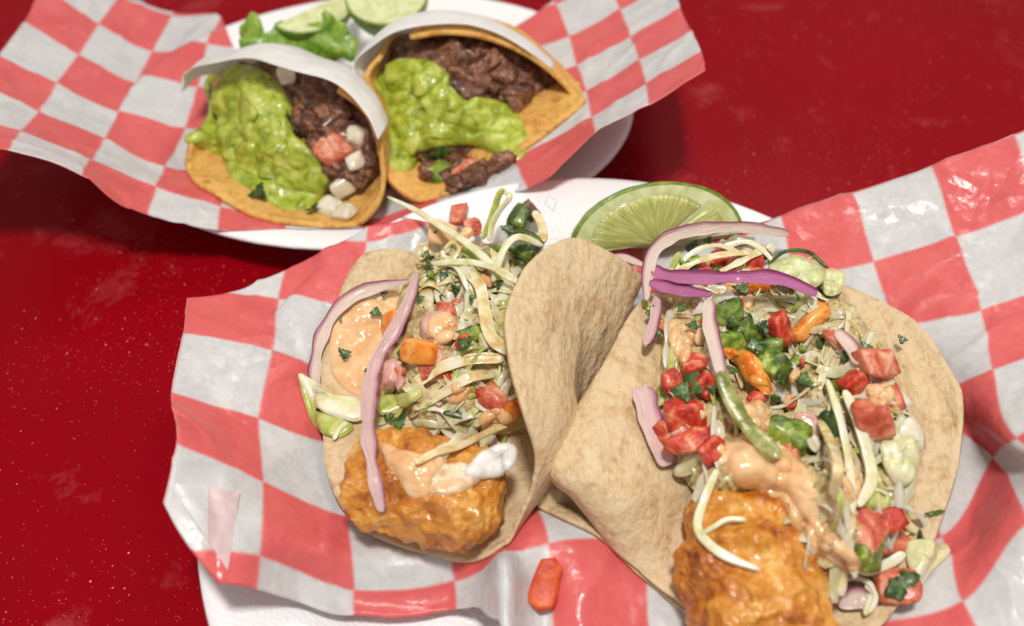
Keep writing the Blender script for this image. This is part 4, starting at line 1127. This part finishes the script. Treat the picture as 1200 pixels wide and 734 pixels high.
for px, py, sz, m_, nm, lb, ct in [
    (855, 366, (.75, 1.0, .5), 'pepper_dark', 'pepper_cube', 'dark green pepper piece just under the bright purple onion', 'pepper'),
    (870, 392, (1.0, .8, .5), 'pepper_dark', 'pepper_cube', 'dark green pepper piece left of the red cube', 'pepper'),
    (850, 404, (.9, .8, .6), 'pepper', 'pepper_cube', 'green pepper piece beside the pale onion strip', 'pepper'),
    (908, 432, (.85, .9, .6), 'pepper', 'pepper_cube', 'green pepper cube right of the orange pepper', 'pepper'),
    (900, 408, (.8, .6, .5), 'pepper_dark', 'pepper_cube', 'bluish green pepper piece below the red cube', 'pepper'),
    (918, 514, (1.05, 1.25, .8), 'pepper', 'pepper_cube', 'brightest lime green pepper cube over the sauce run', 'pepper'),
    (864, 418, (1.0, .6, .5), 'pepper', 'pepper_cube', 'light green pepper end above the orange pepper', 'pepper'),
    (808, 318, (.7, .8, .5), 'pepper', 'pepper_cube', 'green pepper bit inside the onion arch', 'pepper'),
    (986, 462, (.5, 1.1, .5), 'pepper', 'pepper_cube', 'green pepper sliver at the foot of the right tomato', 'pepper'),
    (890, 332, (1.1, .7, .5), 'carrot', 'pepper_cube', 'orange pepper bit above the purple onion', 'pepper'),
    (946, 378, (1.5, .45, .4), 'carrot', 'pepper_cube', 'orange pepper stick under the tip of the purple onion', 'pepper'),
    (946, 506, (.8, 1.0, .7), 'onion_pink', 'onion_piece', 'glassy pink onion cube beside the bright green cube', 'onion'),
    (798, 500, (.95, .45, .4), 'onion_pink', 'onion_piece', 'pink onion sliver lying on the red tomatoes', 'onion'),
    (1034, 462, (1.3, .7, .5), 'onion_white', 'onion_piece', 'white onion piece under the right tomato', 'onion'),
    (1048, 520, (1.0, 1.4, .5), 'onion_white', 'onion_piece', 'large translucent onion piece on the bare tortilla', 'onion'),
    (1022, 470, (.8, .6, .5), 'onion_white', 'onion_piece', 'small white onion piece beside the salmon tomato', 'onion'),
    (868, 290, (.9, .8, .6), 'onion_white', 'onion_piece', 'yellowish onion bit inside the onion arch', 'onion'),
    (1000, 570, (.8, 1.2, .7), 'sauce', 'onion_piece', 'sauce-coated onion lump beside the curved cabbage rib', 'onion'),
    (1012, 648, (.8, 1.2, .5), 'pepper', 'cucumber_piece', 'olive green cucumber bit below the right tomatoes', 'cucumber'),
    (970, 496, (.9, .5, .5), 'cilantro', 'chive_piece', 'dark green chive ring right of the pink onion cube', 'chive'),
]:
    lump(nm, px, py, sz, M[m_], K2, lb, ct, lift=.24, sq=.58, rough=.16)
# flat triangular orange pepper
wedge([(842, 420), (868, 418), (888, 434), (902, 464), (896, 474), (880, 462), (862, 440)], K2, .3, M['carrot'], 'pepper_piece', 'bright orange triangular pepper piece in the middle of the salsa', 'pepper', 61, .45)
# cucumber slices at the far edge
wedge([(898, 326), (918, 316), (944, 320), (962, 338), (950, 350), (924, 348), (906, 342)], K2, .3, M['pith'], 'cucumber_slice', 'pale cucumber slice with a dark skin edge over the purple onion', 'cucumber', 63, .5)
strip('cucumber_skin', [(896, 328, .75), (914, 316, .8), (940, 317, .8), (962, 334, .75)], .12, .12, M['cilantro'], K2, 'dark skin rim along the pale cucumber slice', 'cucumber', lift=.1)
wedge([(956, 330), (972, 322), (986, 332), (984, 348), (966, 352)], K2, .25, M['pith'], 'cucumber_slice', 'small yellowish cucumber end on the tortilla rim', 'cucumber', 66, .25)

# red onion strips
strip('red_onion_strip', [(762, 336, .6), (774, 345, .65), (810, 351, .7), (860, 351, .7), (905, 351, .65), (950, 362, .4)], .46, .06, M['onion_purple'], K2, 'bright purple onion strip lying level across the salsa', 'onion', lift=.35, up=(0, -.6, 1), taper=.3, tips=(.55, .5), cup=.16, jag=.35)
strip('red_onion_strip', [(758, 350, .55), (790, 360, .6), (828, 366, .6)], .4, .14, M['onion_purple'], K2, 'magenta onion piece tucked below the bright purple strip', 'onion', lift=.25, up=(0, -.6, 1), taper=.42, tips=(.3, .3), cup=.22, jag=.4)
strip('red_onion_strip', [(757, 352, 0, 4.7), (759, 318, 0, 5.1), (768, 292, 0, 5.4), (794, 274, 0, 5.5), (836, 267, 0, 5.4), (880, 267, 0, 5.1), (924, 274, 0, 4.7)], .46, .05, M['onion_ring'], K2, 'pale onion arch rising over the far end of the open taco', 'onion', lift=.4, up=(0, -.8, .8), taper=.42, tips=(.3, .3), cup=.22, jag=.4)
strip('red_onion_strip', [(752, 462, .1), (758, 490, .12), (768, 520, .14), (782, 552, .1)], .66, .05, M['onion_rosy'], K2, 'broad rosy onion strip left of the red tomatoes', 'onion', lift=.25, taper=.3, tips=(.55, .5), cup=.16, jag=.35)
strip('red_onion_strip', [(826, 372, .45), (826, 400, .5), (834, 436, .5), (840, 462, .5)], .5, .05, M['onion_ring'], K2, 'pale pink onion strip running down from the purple strip', 'onion', lift=.4, taper=.42, tips=(.3, .3), cup=.22, jag=.4)
strip('pepper_strip', [(838, 456, .5), (852, 488, .45), (874, 520, .4), (908, 550, .3)], .48, .1, M['olive_glassy'], K2, 'translucent green pepper strip ending on the sauce run', 'pepper', lift=.35, taper=.15, cup=-.12)
strip('red_onion_strip', [(706, 308, 0, 3.6), (728, 302, 0, 3.7), (756, 312, 0, 3.7)], .28, .14, M['onion_ring'], K2, 'short onion strip between the lime wedge and the flap', 'onion', taper=.42, tips=(.3, .3), cup=.22, jag=.4)
strip('red_onion_strip', [(768, 360, .4), (764, 390, .4), (754, 420, .4)], .36, .14, M['onion_rosy'], K2, 'pink onion piece left of the sauce dollop', 'onion', lift=.25, taper=.42, tips=(.3, .3), cup=.22, jag=.4)
strip('red_onion_strip', [(975, 402, .3), (990, 420, .35), (1000, 440, .3)], .5, .14, M['onion_ring'], K2, 'pale onion flap under the right tomatoes', 'onion', lift=.25, taper=.42, tips=(.3, .3), cup=.22, jag=.4)
strip('red_onion_strip', [(980, 714, .1), (1000, 706, .15), (1016, 712, .1)], .5, .05, M['onion_ring'], K2, 'pale onion curl at the foot of the large battered fish', 'onion', lift=.15, taper=.42, tips=(.3, .3), cup=.22, jag=.4)

GC2 = 'cilantro bits in the open fish taco'
for k, (px, py, sz) in enumerate([(765, 402, .75), (760, 380, .5), (796, 376, .45), (808, 396, .5), (796, 474, .85), (812, 470, .6), (854, 448, .5), (866, 352, .7), (836, 336, .5), (880, 420, .7), (914, 456, .8), (938, 460, .7), (890, 398, .6),
                                   (1008, 422, .45), (1050, 412, .4), (800, 346, .5), (826, 296, .4), (866, 300, .4), (812, 300, .4), (985, 432, .5), (1010, 560, .4), (1002, 658, .5), (830, 470, .4), (860, 490, .4)]):
    h, n = on(px, py, K2, .62)
    leaf(h, n * .5 + np.array([0, -.3, .5]), sz, random.uniform(0, 6), M['cilantro'], 'cilantro_leaf', 'dark chopped cilantro scrap on the open fish taco', 'cilantro', GC2, seed=k * 2.7)
h, n = on(1050, 694, K2, .45)
leaf(h, np.array([0, -.35, 1]), 1.15, .6, M['cilantro'], 'cilantro_leaf', 'large round dark green leaf by the lower lip of the open taco', 'cilantro', None, 3.3, 2, .2, .9)
for px, py, sz, sp, lb in [(1094, 604, .55, 1.6, 'slim dark cilantro sliver standing on the white square'), (1080, 640, .8, .1, 'green cilantro leaf lying above the translucent cabbage leaf')]:
    h, n = on(px, py, K2, .15)
    leaf(h, n, sz, sp, M['cilantro'], 'cilantro_leaf', lb, 'cilantro', None, px * .1, 2, .3, .4)

def bits(poly, keys, count, spec, where):
    for k in range(count):
        px, py = rand_in(poly); m_, nm, ct, look = random.choice(spec); z = random.uniform(.18, .42)
        lump(nm, px, py, (z, z * random.uniform(.7, 1.4), z * .8), M[m_], keys, look + ' ' + where, ct, look + ' ' + where, lift=random.uniform(.05, .3), sq=.5, rough=.2)
SP = [('tomato', 'tomato_bit', 'tomato', 'tiny red tomato bit'), ('tomato_pale', 'tomato_bit', 'tomato', 'tiny salmon tomato bit'), ('onion_white', 'onion_bit', 'onion', 'tiny white onion bit'),
      ('onion_pink', 'onion_bit', 'onion', 'tiny pink onion bit'), ('pepper', 'pepper_bit', 'pepper', 'tiny green pepper bit'), ('cilantro', 'cilantro_bit', 'cilantro', 'tiny dark cilantro bit'), ('sauce', 'sauce_drop', 'sauce', 'small peach sauce drop')]
bits([(780, 330), (880, 290), (940, 330), (1000, 420), (1050, 470), (1050, 600), (1010, 660), (960, 560), (860, 540), (780, 500)], K2, 75, SP, 'in the salsa of the open fish taco')
bits([(490, 330), (540, 270), (600, 290), (585, 400), (600, 480), (520, 510), (460, 440)], K1, 40, SP, 'in the slaw of the folded fish taco')

# sauce poured last, over the salsa of the open taco
for out, th, sd, lb in [
    ([(500, 372), (522, 362), (538, 376), (534, 398), (516, 408), (500, 394)], .12, 91, 'peach sauce soaking the pink slaw of the folded taco'),
    ([(560, 484), (584, 476), (604, 488), (604, 508), (580, 512), (560, 504)], .12, 94, 'peach sauce between the salmon tomato and the white fish flesh'),
    ([(520, 452), (545, 442), (556, 456), (544, 474), (522, 474)], .1, 97, 'peach sauce on the sauced cabbage above the fish')]:
    V, F, _ = pool(out, K1 + ['late1'], th, lump=.5, lf=1.3, seed=sd, sm=7, power=3, sink=.2)
    build('cream_sauce', V, F, M['sauce'], label=lb, cat='sauce')
KL = K2 + ['late2']
for out, th, sd, lb in [
    ([(836, 516), (866, 500), (905, 512), (938, 532), (956, 560), (966, 600), (962, 632), (944, 634), (930, 600), (900, 580), (862, 572), (842, 552)], .16, 71, 'peach sauce running down the middle of the salsa onto the large fish'),
    ([(936, 596), (958, 606), (990, 634), (1014, 662), (1008, 680), (984, 668), (955, 648), (938, 622)], .16, 74, 'second tongue of peach sauce beside the large battered fish'),
    ([(984, 548), (1004, 544), (1012, 566), (1008, 592), (994, 596), (986, 574)], .16, 76, 'blob of peach sauce on the cabbage ribs'),
    ([(868, 476), (888, 468), (904, 484), (900, 506), (880, 512), (866, 498)], .2, 79, 'glossy peach sauce blob between orange and lime green peppers'),
    ([(846, 314), (868, 306), (884, 318), (878, 338), (856, 342), (842, 330)], .18, 82, 'peach sauce over the far tomato bits'),
    ([(1012, 450), (1040, 446), (1052, 462), (1040, 478), (1018, 474)], .1, 84, 'thin sauce smear on the right hand tomatoes'),
    ([(782, 376), (804, 370), (816, 388), (812, 414), (800, 430), (786, 410)], .18, 86, 'peach sauce clinging left of the pale pink onion strip')]:
    V, F, _ = pool(out, KL, th, lump=.5, lf=1.3, seed=sd, sm=7, power=3, sink=.2)
    build('cream_sauce', V, F, M['sauce'], label=lb, cat='sauce')

# tangle under the pale onion arch
for k, (pth, w_, m_, lb) in enumerate([
    ([(782, 332, 0, 4.3), (806, 312, 0, 4.8), (840, 300, 0, 5.0), (880, 296, 0, 4.8)], .24, 'cabbage_sauced', 'sauced cabbage strand rising under the onion arch'),
    ([(790, 318, 0, 4.4), (812, 296, 0, 4.8), (842, 288, 0, 4.9), (872, 300, 0, 4.6)], .18, 'cabbage', 'thin white strand crossing behind the sauced strand under the arch'),
    ([(812, 338, 0, 4.4), (846, 318, 0, 4.8), (878, 302, 0, 4.8), (898, 290, 0, 4.5)], .22, 'cabbage_sauced', 'tan strand slanting across the tomato bits under the arch'),
    ([(846, 290, 0, 4.6), (876, 284, 0, 4.7), (900, 300, 0, 4.5), (912, 322, 0, 4.3)], .2, 'cabbage', 'white strand bending down beside the pale cucumber slice'),
    ([(776, 344, 0, 4.3), (786, 318, 0, 4.6), (796, 296, 0, 4.7)], .26, 'cabbage_green', 'pale green strand standing inside the left foot of the onion arch')]):
    strip('cabbage_shred', pth, w_, .06, M[m_], K2, lb, 'cabbage', None, cup=.25, jag=.6)
bits([(782, 300), (830, 284), (900, 286), (926, 318), (860, 336), (790, 338)], K2, 26, SP, 'under the pale onion arch')
# ------------------------------------------------------------------ limes
def lime_wedge(name, a_px, b_px, h, rad_u, lean, depth_deg, label, ripe='lime_flesh', segs=(.0, .36, .68, 1.0), flip=1):
    """wedge standing on its chord a-b: a half-disc cut face towards the camera, rind curving away behind"""
    A, B = P(*a_px, h), P(*b_px, h)
    c = (A + B) / 2; ex = (B - A); Rx = np.linalg.norm(ex) / 2; ex /= 2 * Rx
    back = np.cross(np.array([0, 0, 1.0]), ex); back /= np.linalg.norm(back)
    up = np.array([0, 0, math.cos(lean)]) + back * math.sin(lean); nb = np.cross(up, ex) * -1
    nb = back * math.cos(lean) - np.array([0, 0, math.sin(lean)])
    root = empty(name, (c[0], c[1], c[2]), label, 'lime')
    def pt(r, th, ph=0.0, out=0.0):
        d = up * math.cos(ph) + nb * math.sin(ph)
        return c + ex * Rx * r * math.cos(th) + d * rad_u * r * math.sin(th) - nb * out
    nt, np_ = 60, 18
    # rind: outer skin and its inner edge
    V = [pt(1.0 + .012 * noise.noise(Vector((i * .3, j * .3, 1))), math.pi * i / (nt - 1), math.radians(depth_deg) * j / (np_ - 1)) for i in range(nt) for j in range(np_)]
    F = grid_faces(nt, np_)
    n0 = len(V)
    for i in range(nt):
        th = math.pi * i / (nt - 1); V.append(pt(.955, th, 0, .0))
    for i in range(nt - 1): F.append((i * np_, n0 + i, n0 + i + 1, (i + 1) * np_))
    build('rind', V, F, M['lime_rind'], parent=root)
    # pith: ring on the cut face plus the back cut
    V, F = [], []
    for i in range(nt):
        th = math.pi * i / (nt - 1)
        V += [pt(.955, th), pt(.90, th, 0, .02), pt(.0, th, 0, .0)]
    for i in range(nt - 1):
        a = 3 * i; b = a + 3; F += [(a, a + 1, b + 1, b), (a + 1, a + 2, b + 2, b + 1)]
    n0 = len(V); ph = math.radians(depth_deg)
    for i in range(nt): V += [pt(.998, math.pi * i / (nt - 1), ph), c]
    for i in range(nt - 1): F.append((n0 + 2 * i, n0 + 2 * i + 1, n0 + 2 * i + 3, n0 + 2 * i + 2))
    build('pith', V, F, M['pith'], parent=root)
    # juicy segments
    for s0, s1 in zip(segs[:-1], segs[1:]):
        t0, t1 = math.pi * (s0 + .018), math.pi * (s1 - .018); k, m = 26, 16
        V, UV = [], []
        for i in range(k):
            th = t0 + (t1 - t0) * i / (k - 1)
            for j in range(m):
                r = .06 + .74 * j / (m - 1)
                e = min(i / 3, (k - 1 - i) / 3, j / 2.0, (m - 1 - j) / 2.0, 1)
                rr = r - .05 * (1 - min(1, min(i, k - 1 - i) / 4)) * (j / (m - 1)) ** 3
                V.append(pt(rr, th, 0, .03 + .09 * math.sqrt(max(0, e)) + .03 * noise.noise(Vector((th * 9, r * 4, 2)))))
                UV.append((th, r))
        build('segment', V, grid_faces(k, m), M[ripe], parent=root, uv=UV)
    return root
lime_wedge('lime_wedge', (668, 300), (872, 272), 3.2, 2.25, math.radians(34), 62, 'lime wedge lying on the round plate between the fish tacos', segs=(0, .24, 1.0))
lime_wedge('lime_wedge', (404, -8), (502, -6), 4.2, 2.0, math.radians(-100), -55, 'pale lime wedge tilted between the two guacamole tacos', segs=(0, .33, .66, 1.0))
lime_wedge('lime_wedge', (322, 30), (412, -12), 3.6, 1.5, math.radians(-100), -70, 'green lime wedge behind the paper cone on the oval plate', segs=(0, .5, 1.0))

# ------------------------------------------------------------------ garnish behind and inside the back tacos
KB = ['back_paper', 'back_plate']
for px, py, h, sz, m_, lb in [(296, 56, 2.8, (1.6, .9, 1.2), 'pepper', 'bright green lettuce scrap poking up behind the paper cone'),
                              (398, 44, 3.0, (1.3, 1.1, 1.2), 'pepper', 'green lettuce scrap between the two lime wedges'),
                              (345, 56, 2.6, (2.4, 1.2, 1.0), 'pepper', 'long green lettuce scrap below the green lime wedge')]:
    leaf(P(px, py, h), (.1, -.8, .6), max(sz) * 1.9, px * .1, M['lettuce'], 'lettuce_leaf', lb, 'lettuce', None, px, 2, .5, .8)

def meat(polys, keys, count, label, group, size=(.6, 1.35)):
    for k in range(count):
        px, py = rand_in(polys)
        h, n = SUP.hit(px, py, keys)
        if h is None: continue
        V, F = dice(h + n * .08, (random.uniform(*size), random.uniform(*size), random.uniform(.4, .7)), n, sq_seed(k), None, None, .72, .2)
        pale = k % 3 == 0
        build('meat_piece', V, F, M['beef_light' if pale else 'beef'], label=('paler ' if pale else 'darker ') + label, cat='meat', group=('paler ' if pale else 'darker ') + group)
def sq_seed(k): return k * 1.37
meat([(345, 90), (400, 120), (430, 160), (438, 210), (425, 245), (395, 255), (385, 200), (350, 160)], ['f1'], 26, 'brown meat chunk in the paper-wrapped taco', 'meat chunks in the paper-wrapped taco')
meat([(520, 60), (570, 65), (610, 95), (622, 125), (580, 115), (548, 105), (530, 80)], ['f2'], 20, 'brown meat chunk above the guacamole of the wide open taco', 'meat chunks above the guacamole')
meat([(500, 185), (560, 180), (612, 190), (580, 208), (530, 220), (500, 210)], ['f2', 'b2'], 16, 'brown meat chunk below the guacamole of the wide open taco', 'meat chunks below the guacamole')
KF1 = ['f1', 'g1', 'b1', 'back_paper']; KF2 = ['f2', 'g2', 'b2', 'back_paper']
for px, py, sz, m_, nm, ct, keys, lb in [
    (392, 178, (1.25, 1.3, .8), 'tomato_pale', 'tomato_piece', 'tomato', KF1, 'brick red tomato cube in the paper-wrapped taco'),
    (416, 184, (.8, 1.3, .6), 'onion_white', 'onion_piece', 'onion', KF1, 'white onion cube right of the brick red tomato'),
    (402, 218, (.9, 1.0, .6), 'onion_white', 'onion_piece', 'onion', KF1, 'white onion cube below the brick red tomato'),
    (388, 246, (.9, .8, .5), 'onion_white', 'onion_piece', 'onion', KF1, 'white onion piece on the front lip of the yellow tortilla'),
    (404, 254, (.7, 1.0, .5), 'onion_white', 'onion_piece', 'onion', KF1, 'lowest white onion piece on the front lip, pale pink'),
    (418, 160, (.9, .8, .6), 'onion_white', 'onion_piece', 'onion', KF1, 'dim onion piece above the brick red tomato'),
    (336, 92, (.7, .8, .5), 'onion_white', 'onion_piece', 'onion', KF1, 'shaded onion piece deep in the paper-wrapped taco'),
    (524, 188, (.8, .8, .6), 'onion_white', 'onion_piece', 'onion', KF2, 'white onion piece under the guacamole of the wide open taco'),
    (516, 208, (.9, 1.0, .6), 'pepper', 'jalapeno_piece', 'pepper', KF2, 'jalapeno piece on the lower lip of the wide open taco'),
    (548, 202, (1.3, .8, .6), 'tomato_pale', 'tomato_piece', 'tomato', KF2, 'brownish tomato piece at the lower lip of the wide open taco'),
]:
    lump(nm, px, py, sz, M[m_], keys, lb, ct, lift=.15, sq=.6)
for k, (px, py, sz, keys, g, lb) in enumerate([(345, 140, 1.3, KF1, 1, 'cilantro scrap beside the guacamole of the paper-wrapped taco'), (356, 152, 1.0, KF1, 1, 'cilantro scrap beside the guacamole of the paper-wrapped taco'),
        (305, 228, 1.1, KF1, 1, 'cilantro scrap beside the guacamole of the paper-wrapped taco'), (370, 248, .9, KF1, 1, 'cilantro scrap beside the guacamole of the paper-wrapped taco'), (402, 234, .9, KF1, 1, 'cilantro scrap beside the guacamole of the paper-wrapped taco'),
        (508, 186, 1.1, KF2, 2, 'cilantro scrap under the guacamole of the wide open taco'), (520, 180, .9, KF2, 2, 'cilantro scrap under the guacamole of the wide open taco')]):
    h, n = on(px, py, keys, .12)
    leaf(h + n * .1, n, sz, random.uniform(0, 6), M['cilantro'], 'cilantro_leaf', lb, 'cilantro', 'cilantro in the paper-wrapped taco' if g == 1 else 'cilantro in the wide open taco', k * 5.1)

# ------------------------------------------------------------------ loose tomato strip on the front paper
KP = ['front_paper', 'front_plate', 'table']
pts = [on(648, 664, KP, .32)[0], on(642, 680, KP, .36)[0], on(637, 700, KP, .36)[0], on(633, 718, KP, .32)[0]]
V, F, UV = ribbon(pts, .74, .4, (0, -.3, 1), 0.0, 0.25, n=26, taper=.12, k=16, jag=.3, seed=2.2, tips=(.62, .7))
build('tomato_strip', V, F, M['tomato_loose'], label='loose orange red tomato strip lying on the checked paper', cat='tomato')
